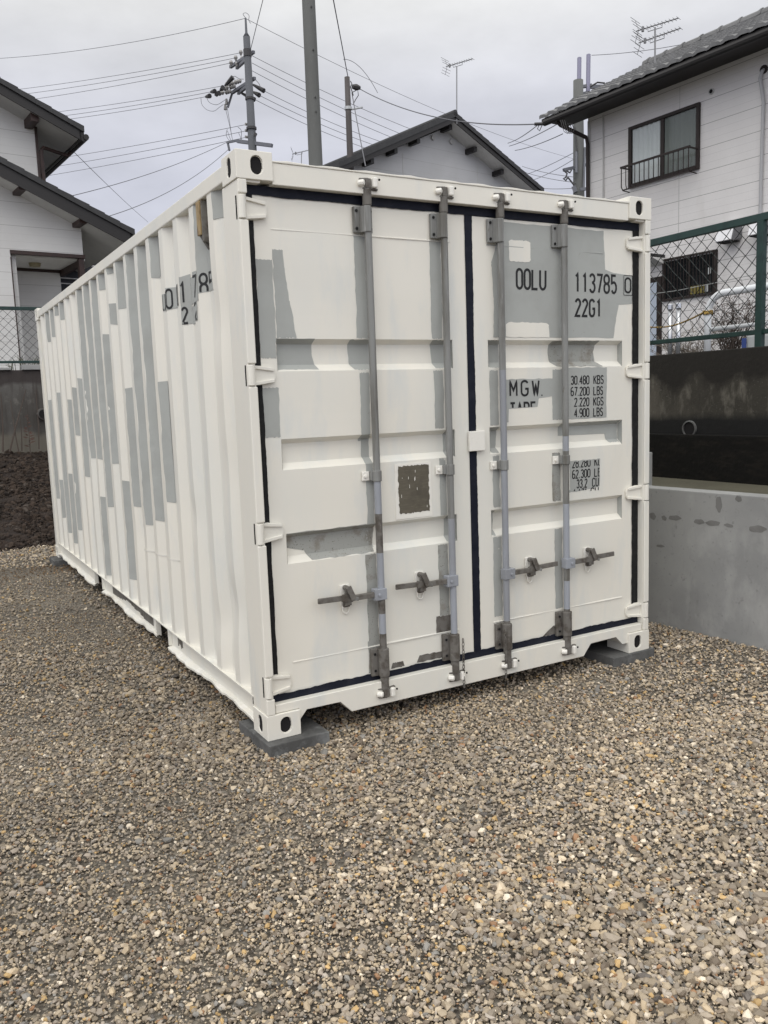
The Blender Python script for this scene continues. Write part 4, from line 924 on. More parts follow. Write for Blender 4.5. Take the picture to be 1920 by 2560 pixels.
# barred window downstairs
mb = MB(); a0, a1, z0, z1 = -2.39, -1.20, 3.31, 4.11
H.box(mb, a0, a0+.05, .001, .05, z0, z1); H.box(mb, a1-.05, a1, .001, .05, z0, z1); H.box(mb, a0+.051, a1-.051, .001, .05, z1-.03, z1); H.box(mb, a0+.051, a1-.051, .001, .05, z0, z0+.04); H.box(mb, a0+.051, a1-.051, .001, .012, z0+.051, z1-.051, 1)
H.box(mb, -1.81, -1.77, .013, .03, z0+.051, z1-.051)
wf = mb.build('window', [BRONZE, GLASSD], house)
mb = MB()
for i in range(1, 17): s = a0+(a1-a0)*i/17; mb.bar(H.p(s, z0+.041, .045), H.p(s, z1-.031, .045), .012, .012)
mb.pieces('window_bar', BRONZE, wf)
mb = MB(); H.box(mb, -1.76, -1.46, .014, .03, z0+.06, z0+.21); H.box(mb, -1.44, -1.38, .014, .03, z0+.07, z0+.2, 1); H.box(mb, -1.38, -1.33, .014, .03, z0+.38, z0+.5, 1); mb.pieces('sill_item', [YELLOW, CURTAIN], wf)
# vent hoods, vent hole, conduit, door, canopy
for s in (-1.05, -.41):
    mb = MB(); poly = [(.001, 4.24), (.22, 4.17), (.31, 4.19), (.22, 4.45), (.001, 4.50)]
    mb.hull2([H.p(s, z, o) for o, z in poly], [H.p(s+.32, z, o) for o, z in poly], 0)
    mb.hull2([H.p(s+.3205, z, o) for o, z in poly], [H.p(s+.335, z, o) for o, z in poly], 1); H.box(mb, s+.01, s+.31, .03, .27, 4.165, 4.182, 2)
    mb.build('vent_hood', [HOODW, HOODG, BLACK], house)
mb = MB(); p_ = H.p(-1.38, 6.89, .001); q_ = H.p(-1.38, 6.89, .02); mb.tube([p_, q_], .055, 14); mb.tube([H.p(-1.38, 6.89, .0205), H.p(-1.38, 6.89, .023)], .036, 14, 1); mb.build('vent_cap', [SOFFIT, BLACK], house)
mb = MB(); mb.tube([H.p(-.36, 6.92, .02), H.p(-.36, 6.90, .06), H.p(-.40, 6.80, .06), H.p(-.34, 6.4, .04), H.p(-.35, 5.4, .04), H.p(-.36, 1.9, .04)], .028, 8); mb.tube([H.p(-.36, 6.93, .001), H.p(-.36, 6.93, .03)], .07, 12, 1); mb.build('conduit', [CABLE, BRONZE], house)
mb = MB(); mb.tube([H.p(-3.89, 7.2, .022), H.p(-3.89, 1.9, .022)], .016, 8); mb.build('rain_pipe', SOFFIT, house)
mb = MB(); H.box(mb, -3.35, -2.42, .001, .04, 1.84, 3.80); H.box(mb, -3.28, -2.52, .0405, .05, 1.84, 3.70, 1); mb.build('door', [BRONZE, DOORP], house)
mb = MB(); H.prism(mb, [(-3.5, 4.15), (-2.36, 4.15), (-2.36, 4.20), (-3.5, 4.20)], .001, .42); mb.hull2([H.p(-3.5, 4.01, .001), H.p(-2.36, 4.01, .001), H.p(-2.36, 4.135, .40), H.p(-3.5, 4.135, .40)], [H.p(-3.5, 4.136, .001), H.p(-2.36, 4.136, .001), H.p(-2.36, 4.139, .40), H.p(-3.5, 4.139, .40)], 1); mb.build('door_canopy', [BARGE, SOFFITL], house)

# ================================================================ gable houses: roof slab, bargeboard, soffit, purlins
def gable_roof(F, root, poly, over, depth, tile_m, th=.10, fas=.17, ridge=True):
    """poly: top edge points (s, z) along the gable; the slab runs from +over to -depth"""
    mb = MB(); n = len(poly)
    for (a, za), (c, zc) in zip(poly[:-1], poly[1:]):
        k = max(1, int(math.hypot(c-a, zc-za)/.30))
        for i in range(k):
            p0 = (a+(c-a)*i/k, za+(zc-za)*i/k); p1 = (a+(c-a)*(i+1)/k, za+(zc-za)*(i+1)/k); e = .018
            lo = e if zc < za else 0; hi_ = 0 if zc < za else e
            F.prism(mb, [(p0[0], p0[1]-th), (p1[0]-.002, p1[1]-th), (p1[0]-.002, p1[1]+lo), (p0[0], p0[1]+hi_)], over+.04, -depth)
    mb.build('roof_tiles', tile_m, root)
    mb = MB()
    for (a, za), (c, zc) in zip(poly[:-1], poly[1:]):
        F.prism(mb, [(a, za-th-.001-fas), (c, zc-th-.001-fas), (c, zc-th-.001), (a, za-th-.001)], over, over-.035)
    mb.build('bargeboard', BARGE, root)
# ---- left house
LF = Frame(0, 14, 6)
lh = thing('left_house', 'pale sided house with two stepped dark roofs and an open porch at left', 'house', tuple(LF.p(0, 2.1)))
mb = MB()
# lower storey: wall around the porch opening
LF.prism(mb, [(-6, 2.05), (.775, 2.05), (.775, 4.635), (2.125, 4.60), (2.125, 5.20), (.7, 5.90), (-6, 8.4)], 0, -.15)
LF.box(mb, -6, .76, -7, -.1505, 2.05, 5.9)
mb.build('wall', SIDINGL, lh)
mb = MB(); LF.box(mb, .9, 2.07, -1.65, -1.5, 2.05, 4.7); LF.box(mb, .7605, .90, -1.5, -.151, 2.05, 4.7, 0); mb.build('porch_wall', SIDINGL, lh)
mb = MB(); LF.box(mb, .762, 2.2, -1.8, -.151, 4.56, 4.595); mb.build('porch_ceiling', SOFFITL, lh)
mb = MB(); LF.box(mb, .77, 2.16, -.08, .012, 4.575, 4.645); LF.box(mb, 2.04, 2.14, -.16, -.02, 2.05, 4.574); LF.box(mb, .90, 2.07, -1.4995, -1.46, 4.50, 4.558); LF.box(mb, 2.06, 2.14, -1.5, -.17, 4.44, 4.556); LF.box(mb, .768, .79, -.149, .006, 2.05, 4.519)
mb.build('porch_frame', BROWN, lh, bevel=.004)
mb = MB(); c = LF.p(1.40, 4.559, -.8); mb.tube([c, c-Vector((0, 0, .07))], [.12, .10], 18); mb.build('porch_lamp', LAMP, lh)
mb = MB(); LF.prism(mb, [(-6, 6.3), (1.42, 6.0), (1.42, 6.98), (.84, 7.24), (-6, 10.2)], -.01, -7); mb.build('upper_wall', SIDINGL, lh)
gable_roof(LF, lh, [(-6, 9.10), (2.97, 5.075)], .6, 6.5, TILE, .10, .23)
gable_roof(LF, lh, [(-6, 10.42), (2.14, 6.87)], .6, 7.0, TILE, .09, .17)
mb = MB()
for (pa, za), (pb, zb) in (((-6, 9.10-.29), (2.93, 5.095-.29)), ((-6, 10.42-.23), (2.10, 6.89-.23))):
    LF.prism(mb, [(pa, za-.012), (pb, zb-.012), (pb, zb), (pa, za)], .56, -6.4)
mb.pieces('soffit', SOFFIT, lh)
mb = MB()
for s, z in ((1.30, 6.98), (.98, 5.74), (2.03, 5.25), (-.2, 6.29)): LF.box(mb, s-.07, s+.07, -.1, .5, z-.10, z+.07)
mb.pieces('purlin_end', BROWN, lh, bevel=.004)
mb = MB()
for s, z, d in ((3.0, 4.90, -6.4), (2.17, 6.70, -6.9)):
    mb.tube([LF.p(s, z, .62), LF.p(s, z-.04, d)], .055, 8); LF.box(mb, s-.12, s-.085, .6, d, z-.06, z+.10)
mb.pieces('gutter', BARGE, lh)
mb = MB(); mb.tube([LF.p(2.12, 6.62, -.25), LF.p(2.05, 6.56, -.25), LF.p(1.53, 6.57, .03), LF.p(1.49, 6.52, .03), LF.p(1.49, 5.6, .03)], .035, 8); LF.box(mb, 1.405, 1.45, -.06, .012, 5.7, 6.95); mb.build('downpipe', BROWN, lh)
# dark open shed beyond the porch
t = thing('dark_shed', 'dark navy shed wall with two white poles behind the porch of the left house', 'shed', tuple(LF.p(3, 2.1, -3)))
mb = MB(); LF.box(mb, 2.3, 6.5, -3.2, -3.1, 2.05, 5.3); mb.build('wall_panel', SHED, t)
mb = MB()
for s, z in ((2.35, 4.62), (2.35, 4.50), (2.75, 5.02), (2.75, 4.93)): mb.tube([LF.p(s, z, -2.9), LF.p(s+.55, z-.01, -2.9)], .012, 6)
mb.pieces('drying_pole', HOODW, t)
# ---- middle house
MF = Frame(5, 18, 9)
mh = thing('middle_house', 'house gable with dark tiled roof and aerial rising behind the container', 'house', tuple(MF.p(9.3, 2.1)))
mb = MB(); MF.prism(mb, [(5.6, 2.05), (13.0, 2.05), (13.0, 8.50), (9.38, 9.95), (5.6, 8.25)], 0, -9); mb.build('wall', SIDINGM, mh)
gable_roof(MF, mh, [(4.83, 8.16), (9.34, 10.27), (13.42, 8.52)], .6, 9.5, TILE, .13, .15)
mb = MB(); mb.tube([MF.p(9.34, 10.25, .64), MF.p(9.34, 10.25, -9.5)], .10, 8); mb.build('ridge_cap', TILE, mh)
mb = MB(); MF.prism(mb, [(4.9, 7.92), (9.34, 9.995), (9.34, 10.01), (4.9, 7.935)], .56, -9.4); MF.prism(mb, [(9.34, 9.995), (13.36, 8.27), (13.36, 8.285), (9.34, 10.01)], .56, -9.4); mb.pieces('soffit', SOFFITL, mh)
mb = MB()
for s, z in ((10.40, 9.42), (11.62, 8.90), (8.0, 9.31), (7.1, 8.89), (6.2, 8.47), (9.34, 9.92)): MF.box(mb, s-.06, s+.06, -.1, .42, z-.09, z+.06)
mb.pieces('purlin_end', BARGE, mh)
mb = MB(); MF.box(mb, 7.69, 7.71, .0005, .006, 5, 8.98); MF.box(mb, 10.87, 10.89, .0005, .006, 5, 9.2)
for s, z in ((8.94, 9.62), (9.72, 9.62)): mb.tube([MF.p(s, z, .001), MF.p(s, z, .06)], .08, 10)
mb.pieces('trim', SOFFIT, mh)

# ================================================================ television aerials
def aerial(name, label, base, top, booms, back=.35):
    t = thing(name, label, 'aerial', tuple(base)); mb = MB(); mb.tube([base, top], .018, 8); mb.build('mast', ANT, t)
    for a, c in booms:
        a, c = Vector(a), Vector(c); mb = MB(); mb.tube([a, c], .012, 6); d = (c-a).normalized(); n = d.cross(Vector((0, 0, 1))).normalized(); Lg = (c-a).length
        for i in range(11):
            p = a+d*Lg*(.12+.88*i/10); mb.tube([p-n*.10, p+n*.10], .006, 4)
        for sg in (-1, 1):
            e = a-d*.03+Vector((0, 0, sg*.22)); mb.tube([a+d*.05, e], .008, 4)
            for j in range(3): q = a+d*.05+(e-a-d*.05)*(j+1)/3; mb.tube([q-n*.22, q+n*.22], .006, 4)
        p = a+d*Lg*.28; q = a+d*Lg*.62; mb.tube([p, p-Vector((0, 0, .08)), q-Vector((0, 0, .08)), q], .009, 5); mb.tube([a+d*.14-Vector((0, 0, .05)), a+d*.14+Vector((0, 0, .05))], .03, 6)
        mb.build('boom', ANT, t)
    return t
dM = (MF.p(9.34, 10.3, .5)-CAM).dot(FW)
z3 = lambda x, y: (820+x*600/1659, 100+y*600/1659)
z4 = lambda x, y: (1320+x*600/1659, y*600/1659)
aerial('tv_aerial', 'small aerial on a thin mast at the gable peak of the middle house', at(*z3(890, 580), dM), at(*z3(890, 185), dM), [(at(*z3(815, 185), dM+.25), at(*z3(1000, 130), dM-.35))])
dR = 17.5
aerial('tv_aerial', 'double aerial on a mast above the grey tiled roof of the right house', at(*z4(878, 520), dR), at(*z4(878, 190), dR), [(at(*z4(750, 215), dR+.3), at(*z4(1040, 125), dR-.3)), (at(*z4(765, 297), dR+.3), at(*z4(1055, 195), dR-.3))])
zA = lambda x, y: (540+x*.3496, 360+y*.3496)
aerial('tv_aerial', 'tiny distant aerial left of the tall bare pole', at(*zA(610, 160), 34), at(*zA(612, 62), 34), [(at(*zA(545, 72), 34), at(*zA(660, 45), 34))])

# ================================================================ utility poles
def pole(name, label, top, bot, r0, r1, m, parts=()):
    """top, bot given in the place; extended straight down to the yard"""
    t = thing(name, label, 'utility pole', (bot.x, bot.y, 2.1)); d = (bot-top); k = (top.z-2.0)/(top.z-bot.z); e = top+d*k
    mb = MB(); n = 14; mb.tube([top+(e-top)*i/8 for i in range(9)], [r0+(r1-r0)*k*i/8 for i in range(9)], 16); mb.build('shaft', m, t, smooth=True); return t
def vpole(u_t, v_t, u_b, v_b, depth):    # vertical pole: keep the x, y of the lower point
    b_ = at(u_b, v_b, depth); t_ = Vector((b_.x, b_.y, zon(b_.x, b_.y, v_t))); return t_, b_
# tall bare concrete pole
t_, b_ = vpole(776, -260, 789, 400, 16.5)
tall = pole('utility_pole', 'tall bare concrete pole rising out of the top of the picture', t_, b_, .120, .136, POLE)
mb = MB()
for u, v in ((783, 40), (787, 140), (792, 251), (794, 285)):
    p = at(u, v, 16.4); d = (CAM-p).normalized(); q = Vector((b_.x, b_.y, p.z)); n = (Vector((p.x, p.y, p.z))-q); n.z = 0
    dd = Vector((CX-q.x, CY-q.y, 0)).normalized(); rr = Vector((dd.y, -dd.x, 0)); s_ = .05; e_ = q+dd*.120+rr*(-s_); mb.tube([e_, e_+dd*.03], .014, 8)
mb.pieces('step_bolt', CAPD, tall)
# far pole with crossarms and lightning spike
b_ = at(631, 365, 31); px, py_ = b_.x, b_.y
zo = lambda v: zon(px, py_, v)
far = thing('utility_pole', 'slate grey power pole with crossarms and pointed tip, left of the tall bare pole', 'utility pole', (px, py_, 2.1))
mb = MB(); mb.tube([(px, py_, 2.0), (px, py_, zo(92))], [.22, .125], 14); mb.tube([(px, py_, zo(92)), (px, py_, zo(82)), (px, py_, zo(45))], [.13, .045, .035], 10); mb.build('shaft', POLED, far, smooth=True)
z9 = lambda x, y: (500+x*.15827, 30+y*.15827)
def arm(a, c, z, w=.09, name='crossarm', root=far):
    p = gz(*z9(*a), z); q = gz(*z9(*c), z); mb = MB(); mb.bar(p, q, w, w); mb.build(name, ARM, root); return p, q
zA1 = zo(30+660*.158); zA2 = zo(30+1090*.158)
def arm2(a, c, v_mid):
    z = zo(v_mid); return arm(a, c, z)
D0 = (Vector((px, py_, 0))-Vector((CX, CY, 0))).dot(Vector((FW.x, FW.y, 0)))
def near(a, dd): return at(*z9(*a), 31+dd)
mb = MB()
for a, c in (((480, 870), (850, 630)), ((580, 885), (740, 740)), ((510, 1275), (865, 1045)), ((605, 1285), (750, 1170))):
    mb.bar(near(a, 1.4), near(c, -.25), .10, .10)
mb.bar(near((510, 1275), 1.4), near((440, 1505), 1.4), .08, .08)
mb.pieces('crossarm', ARM, far)
mb = MB(); mb.bar(near((590, 2040), .2), near((1140, 2110), -.3), .12, .12); mb.bar(near((435, 2050), .3), near((465, 2190), .3), .06, .06); mb.bar(near((420, 2065), .3), near((600, 2030), .2), .06, .06); mb.pieces('lower_crossarm', ARM, far)
mb = MB()
for a in ((645, 650), (565, 735), (490, 815), (665, 750), (585, 830)): p = near(a, .9); mb.tube([p-Vector((0, 0, .08)), p+Vector((0, 0, .03)), p+Vector((0, 0, .10))], [.03, .08, .05], 8)
for v in (1775, 1875, 1975): p = near((745, v), 0); mb.tube([p-Vector((.08, 0, 0)), p+Vector((.1, 0, 0))], .05, 8)
for a, c in (((395, 1150), (540, 1120)), ((320, 1230), (450, 1190)), ((235, 1310), (380, 1270)), ((545, 1115), (650, 1085)), ((470, 1190), (560, 1170)), ((400, 1270), (490, 1250))):
    p, q = near(a, 1.2), near(c, 1.0); mb.tube([p+(q-p)*i/6 for i in range(7)], [.03, .09, .05, .085, .05, .08, .03], 8)
for a in ((400, 1500), (420, 1415)): p = near(a, 1.4); mb.tube([p-Vector((0, 0, .1)), p+Vector((0, 0, .1))], [.07, .04], 8)
mb.pieces('insulator', INSUL, far)
mb = MB()
for a, c in (((395, 1165), (520, 1030)), ((840, 1150), (1010, 1245)), ((840, 1265), (935, 1315)), ((660, 1285), (860, 1385)), ((170, 1265), (235, 1250)), ((90, 1340), (155, 1325)), ((320, 1240), (365, 1190)), ((240, 1310), (300, 1280))):
    p, q = near(a, .9), near(c, .7); mb.tube([p, (p+q)/2, q], [.04, .07, .09], 8)
mb.tube([(px, py_, zo(124)), (px, py_, zo(142))], .150, 12); mb.tube([(px, py_, zo(244)), (px, py_, zo(250))], .172, 12); mb.tube([(px, py_, zo(318)), (px, py_, zo(324))], .19, 12)
mb.bar(near((860, 1930), -.25), near((890, 1945), -.25), .12, .12)
mb.pieces('line_fitting', CAPD, far)
mb = MB()
def jump(pts, dd=1.0): 
    P = [near(p, dd) for p in pts]; o = []
    for i in range(len(P)-1):
        p0, p1, p2, p3 = P[max(0, i-1)], P[i], P[i+1], P[min(len(P)-1, i+2)]
        for j in range(6):
            t = j/6; o.append(.5*((2*p1)+(p2-p0)*t+(2*p0-5*p1+4*p2-p3)*t*t+(3*p1-p0-3*p2+p3)*t**3))
    o.append(P[-1]); mb.tube(o, .010, 4)
jump([(100, 1340), (150, 1430), (260, 1465), (350, 1420), (400, 1385)]); jump([(15, 1360), (30, 1460), (110, 1545), (220, 1565), (300, 1510), (370, 1460)]); jump([(400, 1510), (440, 1680), (480, 1850), (515, 2030)], .8); jump([(430, 1510), (465, 1720), (500, 1960)], .8)
jump([(500, 1030), (550, 1015), (620, 1055), (690, 1060)]); jump([(880, 1075), (930, 1130), (960, 1200)], 0); jump([(720, 95), (680, 30), (730, 15), (775, 60), (770, 130), (800, 180)], 0); jump([(600, 1820), (650, 1870), (655, 2000), (660, 2040)], .2); jump([(610, 1910), (640, 1980), (640, 2040)], .2); jump([(430, 1850), (415, 1950), (470, 2040), (490, 2060)], .4); jump([(435, 1880), (460, 1960), (490, 2030)], .4)
mb.pieces('jumper_wire', WIRE, far)
# short brown service pole
t_, b_ = vpole(866, 193, 876, 408, 24)
sp_ = pole('utility_pole', 'thin brown service pole between the tall bare pole and the middle house', t_, b_, .075, .092, POLEB)
mb = MB(); p = Vector((b_.x, b_.y, zon(b_.x, b_.y, 271))); mb.tube([p-Vector((0, 0, .04)), p+Vector((0, 0, .04))], .105, 12); mb.bar(p+Vector((.09, -.05, -.03)), p+Vector((.36, -.2, .02)), .06, .03); mb.pieces('clamp', GALV, sp_)
mb = MB(); zK = lambda x, y: (500+x*600/1659, y*600/1659)
p = at(*zK(1080, 603), 23.9); mb.tube([p-Vector((.12, 0, 0)), p, p+Vector((.12, 0, 0))], [.06, .09, .05], 8); mb.tube([at(*zK(x, y), 23.9) for x, y in ((1050, 640), (1090, 620), (1095, 660), (1075, 690), (1060, 720))], .012, 5); mb.tube([at(*zK(x, y), 23.9) for x, y in ((1040, 560), (1050, 580), (1040, 600), (1060, 660))], .014, 5); mb.pieces('service_fitting', CAPD, sp_)
# pole beside the right house, two tubes on its head
t_, b_ = vpole(1457, 201, 1447, 484, 30)
rp = pole('utility_pole', 'power pole with two lavender tubes on its head, beside the right house', t_, b_, .17, .20, POLE)
mb = MB()
for x, y0_, y1_ in ((355, 400, 650), (418, 378, 635)):
    p0, p1 = at(*z4(x, y0_), 29.8), at(*z4(x-3, y1_), 29.8); mb.tube([p0, p1], .075, 10)
mb.pieces('spike_tube', SPIKE, rp)
mb = MB(); mb.bar(at(*z4(335, 605), 29.8), at(*z4(440, 590), 29.8), .10, .10); mb.bar(at(*z4(340, 660), 29.8), at(*z4(415, 640), 29.8), .10, .10); mb.bar(at(*z4(245, 1175), 29.7), at(*z4(400, 1140), 30), .10, .10); mb.bar(at(*z4(300, 700), 29.7), at(*z4(345, 660), 29.7), .10, .10); mb.bar(at(*z4(420, 600), 29.9), at(*z4(600, 600), 31), .12, .12)
mb.tube([at(*z4(333, 1050), 29.6), at(*z4(333, 1195), 29.6)], .05, 6); mb.tube([at(*z4(393, 1020), 29.7), at(*z4(390, 1110), 29.7), at(*z4(385, 1320), 29.7)], .04, 6); mb.bar(at(*z4(360, 1310), 29.6), at(*z4(405, 1305), 29.6), .08, .10); mb.bar(at(*z4(315, 1290), 29.6), at(*z4(330, 1330), 29.6), .14, .14)
mb.pieces('crossarm', ARM, rp)
mb = MB()
for pts in (((250, 1180), (270, 1200), (262, 1225)), ((265, 1180), (290, 1195), (300, 1175)), ((262, 1225), (245, 1235), (262, 1248), (275, 1225)), ((430, 600), (480, 570), (530, 575)), ((525, 570), (535, 600)), ((560, 600), (580, 575), (600, 580)), ((322, 880), (330, 960), (340, 1045)), ((275, 1225), (318, 1280))): mb.tube([at(*z4(x, y), 29.6) for x, y in pts], .03, 5)
mb.pieces('line_fitting', CAPD, rp)

# ================================================================ wires
def wire(label, pts, sag, group=None, r=.0095, name='power_line'):
    """pts: two ends as (u, v, depth)"""
    a, c = at(*pts[0]), at(*pts[1]); n = 24; mb = MB()
    mb.tube([a+(c-a)*i/n-Vector((0, 0, 4*sag*(i/n)*(1-i/n))) for i in range(n+1)], r, 5); return tag(mb.build(name, WIRE), label, 'wire', group)
z1 = lambda x, y, d: (x*700/1659, y*700/1659, d)
K9 = lambda x, y, d: (*z9(x, y), d)
wire('thin ground wire from the pointed pole tip to the left edge', [K9(715, 100, 31), (-40, 148, 40)], .25)
for k, (a, c) in enumerate((((640, 645), (-30, 232)), ((560, 725), (-30, 246)), ((485, 805), (-30, 263)))):
    wire(('highest', 'middle', 'lowest')[k]+' of the three lines from the top crossarm to the left roof', [K9(*a, 31.8), (c[0], c[1], 42)], .12, 'lines from the top crossarm leftwards')
for k, (a, c) in enumerate((((395, 1160), (-30, 298)), ((170, 1262), (-30, 310)), ((90, 1338), (-30, 320)))):
    wire(('highest', 'middle', 'lowest')[k]+' of the three lines from the insulator crossarm to the left roof', [K9(*a, 32), (c[0], c[1], 42)], .12, 'lines from the insulator crossarm leftwards')
for k, (a, c) in enumerate((((740, 1775), (-30, 420)), ((740, 1875), (-30, 441)), ((745, 1975), (-30, 462)))):
    wire(('highest', 'middle', 'lowest')[k]+' of the three thin lines from low on the far pole to the left house', [K9(*a, 31), (c[0], c[1], 42)], .10, 'low thin lines from the far pole leftwards')
wire('upper of two service lines sloping down to the left house roof', [K9(420, 2060, 31), (165, 493, 22)], .15, 'service lines to the left house')
wire('lower of two service lines sloping down to the left house roof', [K9(460, 2160, 31), (200, 560, 20)], .35, 'service lines to the left house')
wire('faint line crossing the others diagonally above the left house', [(175, 370, 17), (370, 555, 40)], .05, r=.007)
wire('guy wire from the far pole up to the top of the picture', [K9(800, 590, 31), (672, -60, 26)], .0, r=.012)
for k, (a, c) in enumerate((((820, 690), (1045, 330)), ((820, 805), (1020, 342)), ((815, 925), (1000, 352)))):
    wire(('highest', 'middle', 'lowest')[k]+' of the three lines from the top crossarm to the middle house roof', [K9(*a, 31), (c[0], c[1], 36)], .10, 'lines from the top crossarm rightwards')
for k, (a, c) in enumerate((((1010, 1245), (960, 357)), ((935, 1315), (945, 366)), ((870, 1385), (925, 374)))):
    wire(('highest', 'middle', 'lowest')[k]+' of the three lines from the lower crossarm to behind the brown pole', [K9(*a, 31), (c[0], c[1], 36)], .10, 'lines from the lower crossarm rightwards')
wire('long thin ground wire from the pointed pole tip down to the right', [K9(725, 105, 31), (1480, 408, 60)], .6, r=.009)
wire('steep service wire from the brown pole to the top of the picture', [(zK(1022, 528)[0], zK(1022, 528)[1], 24), (826, -40, 17)], .0, r=.013)
wire('cable running down from the brown pole to the container roof line', [(zK(1050, 640)[0], zK(1050, 640)[1], 24), (zK(1145, 1150)[0], zK(1145, 1150)[1], 21)], .05, r=.014)
wire('drop line from the brown pole to the eave corner of the right house', [(zK(1100, 612)[0], zK(1100, 612)[1], 24), (*z4(60, 858), 16.2)], .30, r=.012)
wire('thin wavy communication wire above the brown pole', [(858, 148, 26), (944, 232, 26)], -.25, r=.009)
for k, (a, c) in enumerate((((60, 870), (-140, 990)), ((215, 850), (-130, 1010)), ((240, 925), (-90, 1040)))):
    wire(('first', 'second', 'third')[k]+' of three lines from the right eave down to behind the middle house', [(*z4(*a), 20), (*z4(*c), 30)], .05, 'lines from the right house eave', r=.011)
for k, (a, c) in enumerate((((325, 1050), (-40, 1215)), ((325, 1095), (20, 1250)), ((330, 1225), (-40, 1150)), ((330, 1262), (-40, 1185)), ((330, 1300), (0, 1290)))):
    wire(('steepest upper', 'second steep', 'upper flat', 'middle flat', 'lowest flat')[k]+' line between the right pole and the middle house', [(*z4(*a), 29.7), (*z4(*c), 38)], .06, 'lines from the right pole leftwards', r=.011)
wire('thin wire from the lavender tubes over the right roof', [(*z4(440, 382), 29.8), (*z4(1330, 250), 26)], .10, r=.010)
mb = MB(); P = [at(*z4(x, y), 16.3) for x, y in ((60, 858), (75, 870), (65, 890), (80, 905), (95, 870))]; mb.tube([at(*z4(45, 858), 16.2), at(*z4(100, 856), 16.2)], .03, 6)
mb.tube(P, .008, 4)
for dx in (0, 14, 28): mb.tube([at(*z4(x+dx, y), 16.4) for x, y in ((225, 830), (235, 870), (250, 910), (275, 925), (290, 900), (275, 850))], .007, 4)
mb.pieces('service_connector', CAPD, house)

# ================================================================ left retaining wall and its fence
t = thing('left_retaining_wall', 'weathered grey concrete retaining wall above the dark soil bank, left of the container', 'wall', (-1, 10, 1))
mb = MB(); mb.box(-14, 4.2, 10.0, 10.2, .6, 2.225); mb.build('wall_face', LWALL, t, bevel=.01)
mb = MB(); mb.box(-14, .155, 9.96, 10.18, 2.2255, 2.262); mb.box(.30, 4.2, 9.96, 10.18, 2.2255, 2.30); mb.build('coping', CONC, t, bevel=.006)
chain_fence('chain_link_fence', 'green framed chain link fence on the weathered wall in front of the left house', (-9, 10.08), (1, 0), 13.2, 3.142, 2.345, 2.23, [.6, 2.6, 4.6, 6.6, 8.5, 10.6, 12.6], .125, .0030, .05)
# round pipe end low on that wall
p = gy(103, 1035, 9.99); mb = MB(); n = 16
mb.tube([(p.x+.02, 9.88, p.z), (p.x+.02, 10.0, p.z)], .085, 16); mb.tube([(p.x+.02, 9.876, p.z), (p.x+.02, 9.879, p.z)], .066, 16, 1)
tag(mb.build('drain_pipe', [LWALL, BLACK]), 'round concrete drain pipe end low on the left wall beside the container', 'pipe')
# dry stalks against the wall
def stalk(pts, label, r=.009, m=TWIG, group='dry stalks against the left wall'):
    mb = MB(); mb.tube([gy(u, v, y) for u, v, y in pts], [r*(1-.6*i/(len(pts)-1)) for i in range(len(pts))], 5); return tag(mb.build('dry_stalk', m), label, 'stalk', group)
zL = lambda x, y, yy: (x*.20346, 700+y*.20346, yy)
stalk([zL(120, 2110, 9.75), zL(200, 1780, 9.82), (*zL(250, 1600, 9.9),), zL(320, 1340, 9.96)], 'dry stalk leaning to the right across the left wall', .013)
stalk([zL(230, 2110, 9.75), zL(190, 1900, 9.8), zL(160, 1700, 9.9), zL(130, 1480, 9.95)], 'dry stalk leaning to the left behind the slanting one', .010)
stalk([zL(35, 2110, 9.8), zL(38, 1900, 9.85), zL(25, 1600, 9.92), zL(10, 1380, 9.95)], 'dry stalk nearest the left edge of the picture', .013)
stalk([zL(270, 2100, 9.8), zL(265, 1850, 9.85), zL(245, 1700, 9.9)], 'short upright stalk in the middle of the left wall', .009)
stalk([zL(480, 2080, 9.8), zL(475, 1800, 9.85), zL(450, 1500, 9.95), zL(440, 1340, 9.97)], 'thin upright stalk closest to the container corner', .009)
b_ = gy(zL(370, 2090, 0)[0], zL(370, 2090, 0)[1], 9.75)
rd = random.Random(5); mb = MB(); mb.tube([(b_.x, 9.75, b_.z-.05), (b_.x+.01, 9.78, b_.z+.25), (b_.x-.01, 9.8, b_.z+.55)], [.007, .005, .003], 5)
for i in range(26):
    z = b_.z+.05+.018*i; a = rd.uniform(0, 6.28); l = .11*(1-i/34); c = Vector((b_.x, 9.77, z)); d = Vector((math.cos(a), .4*math.sin(a), .25))*l; s_ = Vector((-math.sin(a)*.4, .1, .9)).normalized()*.012
    mb.add([c, c+d*.5+s_, c+d, c+d*.5-s_], [(0, 1, 2, 3)], 1)
tag(mb.build('weed', [TWIG, LEAF]), 'reddish leafy weed growing at the foot of the left wall', 'weed')
b_ = gy(zL(380, 1010, 0)[0], zL(380, 1010, 0)[1], 10.3); mb = MB()
for i in range(70):
    x = b_.x+rd.uniform(-.3, .32); h = rd.uniform(.05, .22); y = 10.3+rd.uniform(-.06, .1); mb.tube([(x, y, 2.10), (x+rd.uniform(-.03, .03), y, 2.25+h*.5), (x+rd.uniform(-.1, .1), y, 2.25+h)], [.005, .004, .002], 3)
tag(mb.build('grass_tuft', WEED), 'dry grass tuft behind the left fence beside the container', 'grass')

